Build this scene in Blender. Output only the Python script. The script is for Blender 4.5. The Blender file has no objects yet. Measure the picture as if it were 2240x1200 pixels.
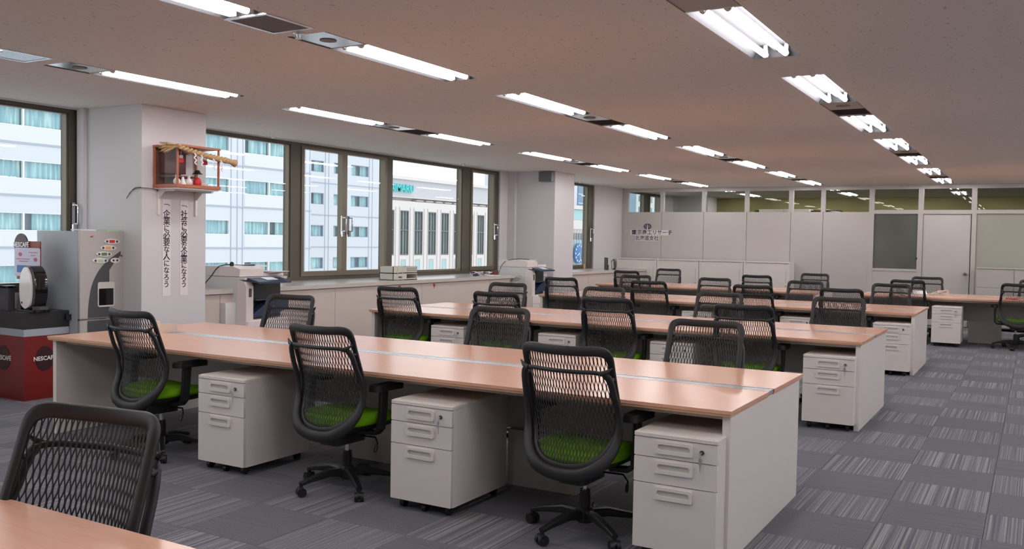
import bpy, bmesh, math, random
from mathutils import Vector, Matrix
random.seed(7)
PI = math.pi
C = bpy.context.scene.collection
SC = bpy.context.scene

# ------------------------------------------------------------ camera, world, exposure
def make_camera():
    yaw, pitch, roll, H, f = .5225, -.0373, .0176, 1.4786, 1988.95
    c, s, cp, sp = math.cos(yaw), math.sin(yaw), math.cos(pitch), math.sin(pitch)
    r = Vector((c, s, 0)); F = Vector((-s*cp, c*cp, sp)); U = Vector((s*sp, -c*sp, cp))
    cr, sr = math.cos(roll), math.sin(roll)
    X = cr*r + sr*U; Y = -sr*r + cr*U; Zc = -F
    m = Matrix(((X.x, Y.x, Zc.x, 0), (X.y, Y.y, Zc.y, 0), (X.z, Y.z, Zc.z, H), (0, 0, 0, 1)))
    cam = bpy.data.cameras.new('camera'); cam.sensor_width = 36; cam.sensor_fit = 'HORIZONTAL'
    cam.lens = f/2240*36; cam.clip_start = .05; cam.clip_end = 600
    o = bpy.data.objects.new('camera', cam); C.objects.link(o); o.matrix_world = m
    SC.camera = o
make_camera()
w = bpy.data.worlds.new('overcast sky'); SC.world = w; w.use_nodes = True
bg = w.node_tree.nodes['Background']
bg.inputs[0].default_value = (.93, .97, 1.0, 1); bg.inputs[1].default_value = 1.55
TUBE_STRENGTH = 31.0
SC.view_settings.view_transform = 'Standard'; SC.view_settings.look = 'None'
SC.view_settings.exposure = 0.13; SC.view_settings.gamma = 1.0
SC.view_settings.use_curve_mapping = False
try:
    SC.cycles.max_bounces = 10; SC.cycles.diffuse_bounces = 7; SC.cycles.transparent_max_bounces = 16
    SC.cycles.caustics_reflective = False; SC.cycles.caustics_refractive = False
    SC.cycles.sample_clamp_indirect = 6.0
except Exception: pass

# ------------------------------------------------------------ materials
def srgb(r, g, b):
    f = lambda v: (v/255/12.92) if v/255 <= .04045 else ((v/255+.055)/1.055)**2.4
    return (f(r), f(g), f(b), 1)
def mat(name, col, rough=.5, metal=0, emit=None, es=0, spec=.5, coat=0, bump=0, bscale=80, vary=0, vscale=6):
    m = bpy.data.materials.new(name); m.use_nodes = True
    nt = m.node_tree; b = nt.nodes['Principled BSDF']
    b.inputs['Base Color'].default_value = col; b.inputs['Roughness'].default_value = rough
    b.inputs['Metallic'].default_value = metal; b.inputs['Specular IOR Level'].default_value = spec
    if coat: b.inputs['Coat Weight'].default_value = coat; b.inputs['Coat Roughness'].default_value = .12
    if emit: b.inputs['Emission Color'].default_value = emit; b.inputs['Emission Strength'].default_value = es
    if bump or vary:
        tc = nt.nodes.new('ShaderNodeTexCoord')
        if bump:
            n = nt.nodes.new('ShaderNodeTexNoise'); n.inputs['Scale'].default_value = bscale; n.inputs['Detail'].default_value = 3
            nt.links.new(tc.outputs['Object'], n.inputs['Vector'])
            bp = nt.nodes.new('ShaderNodeBump'); bp.inputs['Strength'].default_value = bump; bp.inputs['Distance'].default_value = .002
            nt.links.new(n.outputs[0], bp.inputs['Height']); nt.links.new(bp.outputs[0], b.inputs['Normal'])
        if vary:
            n = nt.nodes.new('ShaderNodeTexNoise'); n.inputs['Scale'].default_value = vscale; n.inputs['Detail'].default_value = 4
            nt.links.new(tc.outputs['Object'], n.inputs['Vector'])
            mx = nt.nodes.new('ShaderNodeMix'); mx.data_type = 'RGBA'
            mx.inputs['A'].default_value = tuple(c*(1-vary) for c in col[:3])+(1,)
            mx.inputs['B'].default_value = tuple(min(1, c*(1+vary)) for c in col[:3])+(1,)
            nt.links.new(n.outputs[0], mx.inputs['Factor']); nt.links.new(mx.outputs['Result'], b.inputs['Base Color'])
    return m
def mat_ceiling():
    m = mat('ceiling_board', srgb(205, 196, 190), .95, spec=.1)
    nt = m.node_tree; b = nt.nodes['Principled BSDF']; tc = nt.nodes.new('ShaderNodeTexCoord')
    v = nt.nodes.new('ShaderNodeTexNoise'); v.inputs['Scale'].default_value = 38; v.inputs['Detail'].default_value = 3; v.inputs['Roughness'].default_value = .7
    mp = nt.nodes.new('ShaderNodeMapping'); mp.inputs['Scale'].default_value = (1, .45, 1)
    nt.links.new(tc.outputs['Object'], mp.inputs['Vector']); nt.links.new(mp.outputs[0], v.inputs['Vector'])
    cr = nt.nodes.new('ShaderNodeValToRGB'); e = cr.color_ramp.elements
    e[0].position = .27; e[0].color = srgb(160, 156, 150); e[1].position = .38; e[1].color = srgb(226, 223, 217)
    nt.links.new(v.outputs[0], cr.inputs[0]); nt.links.new(cr.outputs[0], b.inputs['Base Color'])
    return m
def mat_wood():
    m = mat('pink_beech_laminate', srgb(220, 168, 142), .22, spec=.36)
    nt = m.node_tree; b = nt.nodes['Principled BSDF']; tc = nt.nodes.new('ShaderNodeTexCoord')
    mp = nt.nodes.new('ShaderNodeMapping'); mp.inputs['Scale'].default_value = (1.2, 26, 26)
    n = nt.nodes.new('ShaderNodeTexNoise'); n.inputs['Scale'].default_value = 3; n.inputs['Detail'].default_value = 5
    nt.links.new(tc.outputs['Object'], mp.inputs['Vector']); nt.links.new(mp.outputs[0], n.inputs['Vector'])
    mx = nt.nodes.new('ShaderNodeMix'); mx.data_type = 'RGBA'
    mx.inputs['A'].default_value = srgb(216, 163, 137); mx.inputs['B'].default_value = srgb(228, 181, 156)
    nt.links.new(n.outputs[0], mx.inputs['Factor']); nt.links.new(mx.outputs['Result'], b.inputs['Base Color'])
    return m
def mat_carpet(name, axis, base, lo, hi, contrast):
    # loop pile carpet tile with fine stripes running along one axis
    m = mat(name, base, .95, spec=.15)
    nt = m.node_tree; b = nt.nodes['Principled BSDF']; tc = nt.nodes.new('ShaderNodeTexCoord')
    oi = nt.nodes.new('ShaderNodeObjectInfo')
    add = nt.nodes.new('ShaderNodeVectorMath'); add.operation = 'ADD'
    sc = nt.nodes.new('ShaderNodeVectorMath'); sc.operation = 'SCALE'; sc.inputs['Scale'].default_value = 7.0
    nt.links.new(oi.outputs['Random'], sc.inputs[0]); nt.links.new(tc.outputs['Object'], add.inputs[0]); nt.links.new(sc.outputs[0], add.inputs[1])
    mp = nt.nodes.new('ShaderNodeMapping'); mp.inputs['Scale'].default_value = (150, .5, 0) if axis == 'y' else (.5, 150, 0)
    nt.links.new(add.outputs[0], mp.inputs['Vector'])
    n = nt.nodes.new('ShaderNodeTexNoise'); n.inputs['Scale'].default_value = 1; n.inputs['Detail'].default_value = 1.0
    nt.links.new(mp.outputs[0], n.inputs['Vector'])
    cr = nt.nodes.new('ShaderNodeValToRGB'); cr.color_ramp.interpolation = 'LINEAR'
    e = cr.color_ramp.elements
    e[0].position = .38; e[0].color = lo; e[1].position = .64; e[1].color = hi
    x = e.new(.47); x.color = base
    x = e.new(.56); x.color = tuple(base[i]*(1+.12*contrast*(1, .1, .3)[i]) for i in range(3))+(1,)
    nt.links.new(n.outputs[0], cr.inputs[0])
    n2 = nt.nodes.new('ShaderNodeTexNoise'); n2.inputs['Scale'].default_value = 260; n2.inputs['Detail'].default_value = 2
    nt.links.new(add.outputs[0], n2.inputs['Vector'])
    mx = nt.nodes.new('ShaderNodeMix'); mx.data_type = 'RGBA'; mx.blend_type = 'OVERLAY'; mx.inputs['Factor'].default_value = .45
    nt.links.new(cr.outputs[0], mx.inputs['A']); nt.links.new(n2.outputs[0], mx.inputs['B'])
    nt.links.new(mx.outputs['Result'], b.inputs['Base Color'])
    bp = nt.nodes.new('ShaderNodeBump'); bp.inputs['Strength'].default_value = .5; bp.inputs['Distance'].default_value = .003
    nt.links.new(n2.outputs[0], bp.inputs['Height']); nt.links.new(bp.outputs[0], b.inputs['Normal'])
    return m
def mat_glass(name, tint=(1, 1, 1, 1), refl=1.0, rough=0.0):
    m = bpy.data.materials.new(name); m.use_nodes = True; nt = m.node_tree; nt.nodes.clear()
    out = nt.nodes.new('ShaderNodeOutputMaterial'); tr = nt.nodes.new('ShaderNodeBsdfTransparent'); gl = nt.nodes.new('ShaderNodeBsdfGlossy')
    fr = nt.nodes.new('ShaderNodeLayerWeight'); fr.inputs['Blend'].default_value = .5
    pw = nt.nodes.new('ShaderNodeMath'); pw.operation = 'POWER'; pw.inputs[1].default_value = 5
    mu = nt.nodes.new('ShaderNodeMath'); mu.operation = 'MULTIPLY_ADD'; mu.inputs[1].default_value = .9*refl; mu.inputs[2].default_value = .04*refl
    mx = nt.nodes.new('ShaderNodeMixShader'); tr.inputs[0].default_value = tint; gl.inputs['Roughness'].default_value = rough
    nt.links.new(fr.outputs['Facing'], pw.inputs[0]); nt.links.new(pw.outputs[0], mu.inputs[0]); nt.links.new(mu.outputs[0], mx.inputs[0]); nt.links.new(tr.outputs[0], mx.inputs[1]); nt.links.new(gl.outputs[0], mx.inputs[2])
    nt.links.new(mx.outputs[0], out.inputs[0]); return m
def mat_frosted(name, col):
    m = bpy.data.materials.new(name); m.use_nodes = True; nt = m.node_tree
    b = nt.nodes['Principled BSDF']; b.inputs['Base Color'].default_value = col
    b.inputs['Transmission Weight'].default_value = .6; b.inputs['Roughness'].default_value = .45; b.inputs['IOR'].default_value = 1.2
    return m
def mat_curtain():
    m = mat('curtain_cloth', srgb(160, 200, 205), .8)
    nt = m.node_tree; b = nt.nodes['Principled BSDF']; tc = nt.nodes.new('ShaderNodeTexCoord'); oi = nt.nodes.new('ShaderNodeObjectInfo')
    mp = nt.nodes.new('ShaderNodeMapping'); mp.inputs['Scale'].default_value = (0, 3.2, .25)
    nt.links.new(tc.outputs['Object'], mp.inputs['Vector'])
    n = nt.nodes.new('ShaderNodeTexNoise'); n.inputs['Scale'].default_value = 1.6; n.inputs['Detail'].default_value = 3
    n.noise_dimensions = '4D'; nt.links.new(oi.outputs['Random'], n.inputs['W']); nt.links.new(mp.outputs[0], n.inputs['Vector'])
    cr = nt.nodes.new('ShaderNodeValToRGB'); e = cr.color_ramp.elements
    e[0].position = .35; e[0].color = srgb(160, 188, 198); e[1].position = .66; e[1].color = srgb(242, 250, 246)
    x = e.new(.52); x.color = srgb(190, 212, 218)
    nt.links.new(n.outputs[0], cr.inputs[0]); nt.links.new(cr.outputs[0], b.inputs['Base Color'])
    return m
M = dict(
 ceiling=mat_ceiling(), wood=mat_wood(),
 wood_edge=mat('beech_edge', srgb(205, 160, 125), .45),
 wall=mat('wall_paint', srgb(205, 202, 204), .85, bump=.15, bscale=300),
 parti=mat('partition_steel', srgb(190, 186, 182), .55),
 seam=mat('joint_grey', srgb(120, 112, 105), .7),
 white=mat('white_steel', srgb(226, 221, 216), .42),
 offwhite=mat('white_panel', srgb(194, 191, 187), .5),
 recess=mat('trim_and_slot_shade_grey', srgb(200, 197, 190), .6),  # trim grey, also painted in handle slots in place of their shade
 grey=mat('grey_plastic', srgb(120, 122, 124), .5),
 greypanel=mat('grey_steel_panel', srgb(186, 183, 178), .8, spec=.2),
 black=mat('black_plastic', srgb(26, 26, 28), .42),
 frame=mat('black_resin', srgb(32, 32, 34), .5),
 mesh=mat('charcoal_elastic_mesh', srgb(44, 43, 44), .55),
 green=mat('green_fabric', srgb(104, 160, 18), .9, spec=.15, bump=.4, bscale=400),
 alu=mat('brushed_aluminium', srgb(226, 228, 232), .3, metal=.85),
 chrome=mat('chrome', srgb(210, 210, 212), .12, metal=1),
 mirror=mat('polished_metal_plate', srgb(225, 228, 232), .22, metal=1),
 bronze=mat('bronze_window_frame', srgb(112, 104, 88), .4, metal=.2),
 bronze_dark=mat('dark_bronze', srgb(84, 78, 68), .45, metal=.2),
 sill=mat('grey_sill_top', srgb(176, 174, 172), .22),
 silledge=mat('sill_edge', srgb(190, 182, 174), .5),
 sillpanel=mat('sill_cabinet_panel', srgb(196, 184, 176), .6),
 reflector=mat('satin_reflector', srgb(74, 74, 77), .6, spec=.2),
 tube=mat('lit_fluorescent_tube', (1, 1, 1, 1), .5, emit=(1, .955, .965, 1), es=TUBE_STRENGTH),
 slot=mat('dark_air_slot', srgb(60, 54, 50), .8),
 grille=mat('ceiling_grille', srgb(128, 120, 116), .6),
 ca=mat_carpet('striped_pile_bright_sheen', 'y', srgb(119, 120, 126), srgb(99, 99, 110), srgb(150, 151, 150), .35),  # brighter sheen seen along the stripes, painted into the colour
 cb=mat_carpet('striped_pile_dull_sheen', 'x', srgb(108, 110, 116), srgb(100, 102, 108), srgb(116, 118, 122), .1),  # same pile turned crossways, its duller sheen painted as a darker colour
 concrete=mat('floor_slab', srgb(80, 80, 84), .9),
 base=mat('dark_baseboard', srgb(60, 66, 72), .6),
 glass=mat_glass('clear_window_glass', (.97, .985, .98, 1), .4),
 pglass=mat_glass('partition_glass', (.93, .94, .9, 1), .25),
 frost_dark=mat('dark_frosted_glass', srgb(92, 94, 88), .35, vary=.45, vscale=1.6),
 frost_light=mat('pale_frosted_glass', srgb(164, 165, 154), .35),
 olive=mat('olive_wall', srgb(186, 178, 130), .85),
 paper=mat('white_paper', srgb(226, 218, 222), .8),
 ink=mat('black_ink', srgb(36, 34, 40), .7),
 red=mat('deep_red_gloss', srgb(120, 22, 22), .35, vary=.35, vscale=3),
 brightred=mat('red_paint', srgb(190, 40, 40), .5),
 maroon=mat('dark_maroon', srgb(50, 14, 16), .4),
 silverband=mat('silver_band', srgb(160, 165, 175), .4),
 whitetext=mat('white_lettering', srgb(240, 238, 238), .5),
 blackgloss=mat('glossy_black_plastic', srgb(14, 14, 17), .08, coat=.5),
 creamgloss=mat('glossy_cream_plastic', srgb(235, 230, 228), .15, coat=.4),
 vend=mat('vending_silver_paint', srgb(178, 174, 170), .42, metal=.15),
 vendside=mat('vending_side_grey', srgb(165, 172, 178), .5),
 darkgrey=mat('dark_grey_plastic', srgb(70, 70, 74), .4),
 copier=mat('copier_white', srgb(208, 206, 204), .5),
 copier2=mat('copier_warm_white', srgb(222, 212, 208), .5),
 navy=mat('navy_plastic', srgb(42, 56, 84), .4),
 screen=mat('pale_display', srgb(200, 210, 215), .15, emit=(.7, .8, .9, 1), es=.25),
 cord=mat('black_cord', srgb(30, 30, 32), .5),
 cedar=mat('reddish_wood', srgb(172, 96, 62), .45, vary=.15, vscale=20),
 cedar_back=mat('dark_wood_back', srgb(98, 52, 46), .6),
 straw=mat('rice_straw', srgb(190, 158, 116), .85, bump=.6, bscale=160),
 ceramic=mat('white_ceramic', srgb(228, 222, 220), .2),
 cream=mat('cream_plastic', srgb(222, 206, 190), .4),
 tray=mat('beige_plastic', srgb(198, 194, 184), .5),
 orange=mat('orange_label', srgb(220, 160, 100), .5), leaf=mat('green_label', srgb(90, 130, 90), .5), palegreen=mat('pale_green_label', srgb(170, 200, 160), .5),
 blue=mat('blue_print', srgb(70, 110, 170), .6), pink=mat('pink_print', srgb(190, 80, 110), .6), lilac=mat('pale_lilac_card', srgb(200, 195, 215), .6),
 brownprint=mat('brown_red_poster', srgb(140, 60, 36), .5, vary=.5, vscale=9),
 logo=mat('slate_violet', srgb(82, 76, 104), .5), gold=mat('dull_gold', srgb(190, 150, 110), .4),
 hotel=mat('hotel_white_panel', srgb(208, 212, 220), .8), hotel2=mat('hotel_spandrel', srgb(216, 218, 221), .8),
 hseam=mat('hotel_joint', srgb(172, 178, 194), .8), curtain=mat_curtain(),
 fglass=mat_glass('facade_glass', (.90, .96, .97, 1), .9), room_dark=mat('dim_room', srgb(105, 128, 140), .9),
 dept=mat('department_store_stone', srgb(222, 216, 214), .8), dept2=mat('department_store_grey', srgb(200, 198, 204), .8),
 deptline=mat('grey_rib', srgb(196, 186, 186), .7),
 bay=mat('bay_glass', srgb(152, 172, 174), .2, vary=.3, vscale=.8), bayframe=mat('bay_frame', srgb(118, 118, 118), .5), teal=mat('teal_glass', srgb(160, 200, 205), .3),
 tealsign=mat('teal_sign', srgb(80, 205, 205), .4), tower=mat('tower_blue_glass', srgb(96, 134, 165), .2, vary=.2, vscale=.3),
 clockblue=mat('clock_blue', srgb(50, 110, 170), .4), street=mat('street_grey', srgb(178, 178, 180), .9),
)

# ------------------------------------------------------------ mesh helpers
class MB:
    def __init__(s): s.v = []; s.f = []; s.m = []
    def add(s, v, f, m=0):
        n = len(s.v); s.v += [tuple(p) for p in v]; s.f += [tuple(i+n for i in q) for q in f]; s.m += [m]*len(f); return s
    def box(s, x0, x1, y0, y1, z0, z1, m=0):
        v = [(x0, y0, z0), (x1, y0, z0), (x1, y1, z0), (x0, y1, z0), (x0, y0, z1), (x1, y0, z1), (x1, y1, z1), (x0, y1, z1)]
        return s.add(v, [(0, 3, 2, 1), (4, 5, 6, 7), (0, 1, 5, 4), (1, 2, 6, 5), (2, 3, 7, 6), (3, 0, 4, 7)], m)
    def prism(s, pts, h0, h1, axis='z', m=0):
        # pts: outline (counter-clockwise) in the plane, swept along axis
        n = len(pts)
        def P(a, b, h): return {'z': (a, b, h), 'y': (a, h, b), 'x': (h, a, b)}[axis]
        v = [P(a, b, h0) for a, b in pts]+[P(a, b, h1) for a, b in pts]
        f = [tuple(range(n))[::-1], tuple(range(n, 2*n))]+[(i, (i+1) % n, n+(i+1) % n, n+i) for i in range(n)]
        return s.add(v, f, m)
    def rbox(s, x0, x1, y0, y1, z0, z1, r=.01, axis='z', seg=3, m=0):
        a = {'z': (x0, x1, y0, y1, z0, z1), 'y': (x0, x1, z0, z1, y0, y1), 'x': (y0, y1, z0, z1, x0, x1)}[axis]
        return s.prism(rrect(a[0], a[1], a[2], a[3], r, seg), a[4], a[5], axis, m)
    def sweep(s, pts, secs, closed=False, m=0, up=None, caps=True):
        # pts: path, secs: list (or one) of 2D sections in (side, normal) frame; up: normal vectors (or one)
        n = len(pts); P = [Vector(p) for p in pts]; k = None
        base = len(s.v)
        for i in range(n):
            a = P[(i-1) % n] if (closed or i > 0) else P[i]; b = P[(i+1) % n] if (closed or i < n-1) else P[i]
            t = (b-a).normalized()
            u = Vector(up[i]) if isinstance(up, list) else (Vector(up) if up is not None else (Vector((0, 0, 1)) if abs(t.z) < .9 else Vector((0, 1, 0))))
            side = t.cross(u)
            if side.length < 1e-6: side = Vector((1, 0, 0))
            side.normalize(); nn = side.cross(t).normalized()
            sec = secs[i] if isinstance(secs[0], list) else secs
            k = len(sec)
            for (x, y) in sec: s.v.append(tuple(P[i]+side*x+nn*y))
        rng = n if closed else n-1
        for i in range(rng):
            for j in range(k):
                a = base+i*k+j; b = base+i*k+(j+1) % k; c = base+((i+1) % n)*k+(j+1) % k; d = base+((i+1) % n)*k+j
                s.f.append((a, b, c, d)); s.m.append(m)
        if not closed and caps:
            s.f.append(tuple(base+j for j in range(k))[::-1]); s.m.append(m)
            s.f.append(tuple(base+(n-1)*k+j for j in range(k))); s.m.append(m)
        return s
    def tube(s, pts, r, n=8, closed=False, m=0, up=None):
        rs = r if isinstance(r, list) else [r]*len(pts)
        return s.sweep(pts, [circ(q, n) for q in rs], closed, m, up)
    def cyl(s, c0, c1, r, n=14, m=0, r1=None):
        return s.sweep([c0, c1], [circ(r, n), circ(r if r1 is None else r1, n)], False, m)
    def lathe(s, prof, c=(0, 0, 0), n=20, m=0, axis='z'):
        base = len(s.v); k = len(prof)
        for (r, h) in prof:
            for j in range(n):
                a = 2*PI*j/n; x, y = r*math.cos(a), r*math.sin(a)
                p = {'z': (x, y, h), 'y': (x, h, y), 'x': (h, x, y)}[axis]
                s.v.append((p[0]+c[0], p[1]+c[1], p[2]+c[2]))
        for i in range(k-1):
            for j in range(n):
                s.f.append((base+i*n+j, base+i*n+(j+1) % n, base+(i+1)*n+(j+1) % n, base+(i+1)*n+j)); s.m.append(m)
        s.f.append(tuple(base+j for j in range(n))[::-1]); s.m.append(m)
        s.f.append(tuple(base+(k-1)*n+j for j in range(n))); s.m.append(m)
        return s
    def plate(s, outer, inner, h0, h1, axis='y', m=0):
        # a flat ring: outer and inner outlines with the same count
        n = len(outer)
        def P(a, b, h): return {'z': (a, b, h), 'y': (a, h, b), 'x': (h, a, b)}[axis]
        v = [P(*p, h0) for p in outer]+[P(*p, h0) for p in inner]+[P(*p, h1) for p in outer]+[P(*p, h1) for p in inner]
        f = []
        for i in range(n):
            j = (i+1) % n
            f += [(i, j, n+j, n+i), (2*n+i, 3*n+i, 3*n+j, 2*n+j), (i, 2*n+i, 2*n+j, j), (n+i, n+j, 3*n+j, 3*n+i)]
        return s.add(v, f, m)
    def transform(s, mtx):
        s.v = [tuple(mtx @ Vector(p)) for p in s.v]; return s
    def mesh(s, name, mats, smooth=True, ang=38, recalc=True):
        me = bpy.data.meshes.new(name); me.from_pydata(s.v, [], s.f)
        for m_ in (mats if isinstance(mats, (list, tuple)) else [mats]): me.materials.append(m_)
        me.polygons.foreach_set('material_index', s.m)
        if recalc:
            bm = bmesh.new(); bm.from_mesh(me); bmesh.ops.recalc_face_normals(bm, faces=bm.faces); bm.to_mesh(me); bm.free()
        me.update()
        if smooth:
            me.polygons.foreach_set('use_smooth', [True]*len(me.polygons)); me.set_sharp_from_angle(angle=math.radians(ang))
        return me
def circ(r, n=12, ry=None):
    ry = r if ry is None else ry
    return [(r*math.cos(2*PI*i/n), ry*math.sin(2*PI*i/n)) for i in range(n)]
def rrect(x0, x1, y0, y1, r, seg=3):
    r = min(r, (x1-x0)/2-1e-5, (y1-y0)/2-1e-5); o = []
    for cx, cy, a0 in ((x1-r, y0+r, -PI/2), (x1-r, y1-r, 0), (x0+r, y1-r, PI/2), (x0+r, y0+r, PI)):
        for i in range(seg+1):
            a = a0+PI/2*i/seg; o.append((cx+r*math.cos(a), cy+r*math.sin(a)))
    return o
def flat_sec(w, t, b=.3):
    w, t = w/2, t/2; c = min(w, t)*b*2*.5
    return [(w, -t+c), (w, t-c), (w-c, t), (-w+c, t), (-w, t-c), (-w, -t+c), (-w+c, -t), (w-c, -t)]
def catmull(P, n=6, closed=False):
    out = []; k = len(P)
    rng = range(k if closed else k-1)
    for i in rng:
        if closed: p0, p1, p2, p3 = P[(i-1) % k], P[i], P[(i+1) % k], P[(i+2) % k]
        else: p0, p1, p2, p3 = P[max(i-1, 0)], P[i], P[i+1], P[min(i+2, k-1)]
        for j in range(n):
            t = j/n
            out.append(tuple(.5*((2*b)+(-a+c)*t+(2*a-5*b+4*c-d)*t*t+(-a+3*b-3*c+d)*t**3) for a, b, c, d in zip(p0, p1, p2, p3)))
    if not closed: out.append(tuple(P[-1]))
    return out
def interp(tab, z):
    # tab: rows (z, v...) with rising z
    if z <= tab[0][0]: return tab[0][1]
    for a, b in zip(tab, tab[1:]):
        if z <= b[0]: t = (z-a[0])/(b[0]-a[0]); return a[1]+(b[1]-a[1])*t
    return tab[-1][1]
def obj(name, mb, m, parent=None, smooth=True, ang=38, loc=None, rz=0):
    me = mb.mesh(name, m, smooth, ang) if isinstance(mb, MB) else mb
    o = bpy.data.objects.new(name, me); C.objects.link(o)
    if parent: o.parent = parent
    if loc: o.location = loc
    if rz: o.rotation_euler = (0, 0, rz)
    return o
def tag(o, label=None, cat=None, group=None, kind=None):
    if label: o['label'] = label
    if cat: o['category'] = cat
    if group: o['group'] = group
    if kind: o['kind'] = kind
    return o
def thing(name, label, cat, loc=(0, 0, 0), rz=0, group=None):
    o = bpy.data.objects.new(name, None); C.objects.link(o); o.location = loc; o.rotation_euler = (0, 0, rz)
    o.empty_display_size = .1
    return tag(o, label, cat, group)
def struct(name, mb, m, parent=None, smooth=False):
    o = obj(name, mb, m, parent, smooth)
    if not parent: o['kind'] = 'structure'
    return o
def dup(root, loc, rz=0, label=None, group=None):
    r = root.copy(); C.objects.link(r); r.location = loc; r.rotation_euler = (0, 0, rz)
    if label: r['label'] = label
    if group: r['group'] = group
    for ch in list(root.children):
        c = ch.copy(); C.objects.link(c); c.parent = r
        for g in list(ch.children):
            d = g.copy(); C.objects.link(d); d.parent = c
    return r
def text_mesh(s, size, extrude=.0008, bold=0.0, align='CENTER', shear=0):
    cu = bpy.data.curves.new('lettering', 'FONT'); cu.body = s; cu.size = size; cu.extrude = extrude; cu.offset = bold
    cu.align_x = align; cu.align_y = 'CENTER'; cu.shear = shear; cu.resolution_u = 2
    o = bpy.data.objects.new('lettering', cu); C.objects.link(o)
    dg = bpy.context.evaluated_depsgraph_get(); me = bpy.data.meshes.new_from_object(o.evaluated_get(dg))
    C.objects.unlink(o); bpy.data.objects.remove(o); bpy.data.curves.remove(cu)
    return me
def letters(name, items, m, parent=None, basis='x'):
    """items: (string, size, a, b, offset[, bold]) laid on a plane. basis 'x': faces +X (a along +Y), '-y': faces -Y (a along +X)"""
    bm = bmesh.new()
    for it in items:
        s, size, a, b, h = it[:5]; bold = it[5] if len(it) > 5 else 0
        me = text_mesh(s, size, .0006 if size < 1 else .08, bold)
        if basis == 'x': R = Matrix(((0, 0, 1, h), (1, 0, 0, a), (0, 1, 0, b), (0, 0, 0, 1)))
        else: R = Matrix(((1, 0, 0, a), (0, 0, -1, h), (0, 1, 0, b), (0, 0, 0, 1)))
        me.transform(R); bm.from_mesh(me); bpy.data.meshes.remove(me)
    me = bpy.data.meshes.new(name); bm.to_mesh(me); bm.free(); me.materials.clear(); me.materials.append(m)
    me.polygons.foreach_set('material_index', [0]*len(me.polygons))
    o = bpy.data.objects.new(name, me); C.objects.link(o)
    if parent: o.parent = parent
    return o

# ------------------------------------------------------------ room shell
HC = 2.68; XL = -8.1; XRW = 4.2; Y0 = -3.0; YP = 18.98; YB = 23.6
FX = [-1.63, -3.95, -6.24, .67, 2.97]      # left edges of the lighting channels; the last two are right of the frame
FW = .30
struct('floor', MB().box(XL-.1, XRW, Y0, YB, -.2, -.006), M['concrete'])
floor = bpy.data.objects['floor']
# carpet tiles
TX, TY = .5, .515
def tile_mesh(name, m):
    g = .0003; c = .0012
    b = MB(); x, y = TX/2-g, TY/2-g
    v = [(-x, -y, -.006), (x, -y, -.006), (x, y, -.006), (-x, y, -.006), (-x+c, -y+c, 0), (x-c, -y+c, 0), (x-c, y-c, 0), (-x+c, y-c, 0)]
    b.add(v, [(4, 5, 6, 7), (0, 1, 5, 4), (1, 2, 6, 5), (2, 3, 7, 6), (3, 0, 4, 7)])
    return b.mesh(name, m, False)
def px_size(x, y):
    yaw, H, f = .5225, 1.4786, 1988.95
    d = -math.sin(yaw)*x+math.cos(yaw)*y
    r = math.cos(yaw)*x+math.sin(yaw)*y
    if d < .6: return 0
    u = 1120+f*r/d; vv = 600+f*H/d
    if -150 < u < 2390 and vv < 1400: return TX*TY*f*f*H/d**3
    return 0
cells = []
i0 = int((XL-.1+.69)/TX)-1
for i in range(i0, int((XRW+.69)/TX)+1):
    for j in range(-16, 36):
        x = -.69+TX*(i+.5); y = 5.185+TY*(j+.5)
        if XL < x < XRW-.1 and Y0 < y < YP: cells.append((px_size(x, y), x, y, (i+j) % 2))
cells.sort(reverse=True)
tm = [tile_mesh('carpet_tile', M['cb']), tile_mesh('carpet_tile_bright_sheen', M['ca'])]
restm = [MB(), MB()]
for k, (a, x, y, par) in enumerate(cells):
    # par 1 -> tile painted with the brighter pile sheen
    if k < 290 and a > 0:
        o = obj('carpet_tile', tm[par], None, floor, loc=(x, y, random.uniform(-.0004, .0004)))
    else:
        g = .0003; restm[par].box(x-TX/2+g, x+TX/2-g, y-TY/2+g, y+TY/2-g, -.006, 0)
mb = MB()
for par in (0, 1):
    n = len(mb.v); mb.v += restm[par].v; mb.f += [tuple(i+n for i in q) for q in restm[par].f]; mb.m += [par]*len(restm[par].f)
o = obj('carpet_tile_field', mb, [M['cb'], M['ca']], floor, smooth=False); o['kind'] = 'stuff'
struct('floor_rear_room', MB().box(XL, XRW, YP+.03, YB, -.006, .0), M['concrete'], floor)

# fixture spans along each channel: (y0, y1) lit; plates: (y0, y1)
LIT = [(.15, 1.45), (2.30, 3.62), (4.55, 5.87), (6.55, 7.87), (8.75, 10.07), (10.86, 12.18), (13.05, 14.36), (15.10, 16.42), (17.32, 18.64)]
REAR = [(19.15, 20.42), (21.42, 22.74)]
LITX = {0: {2: (4.59, 5.92), 3: (6.64, 7.98), 4: (8.86, 10.19)}, 1: {2: (4.49, 5.79), 3: (6.50, 7.83), 4: (8.68, 10.03)}, 2: {2: (4.39, 5.69), 3: (6.37, 7.71), 4: (8.64, 9.87)}}
def lit_span(c, k): return LITX.get(c, {}).get(k, LIT[k])
PLATES = {0: [(4.06, 4.585), (7.985, 8.855), (12.20, 13.03), (16.44, 17.30)], 1: [(4.10, 4.485), (7.835, 8.675), (12.2, 13.03), (16.44, 17.30)], 2: [(4.02, 4.385), (7.715, 8.635), (12.2, 13.03), (16.44, 17.30)], 3: [], 4: []}
GRILLES = {1: [(3.625, 3.985)], 2: [(3.50, 3.88)], 0: [(3.625, 3.985)], 3: [], 4: []}
ce = MB()
xs = [XL-.0] + sum([[x, x+FW] for x in sorted(FX)], []) + [XRW]
for k in range(0, len(xs)-1, 2): ce.box(xs[k], xs[k+1], Y0, YB, HC, HC+.02)
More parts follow.
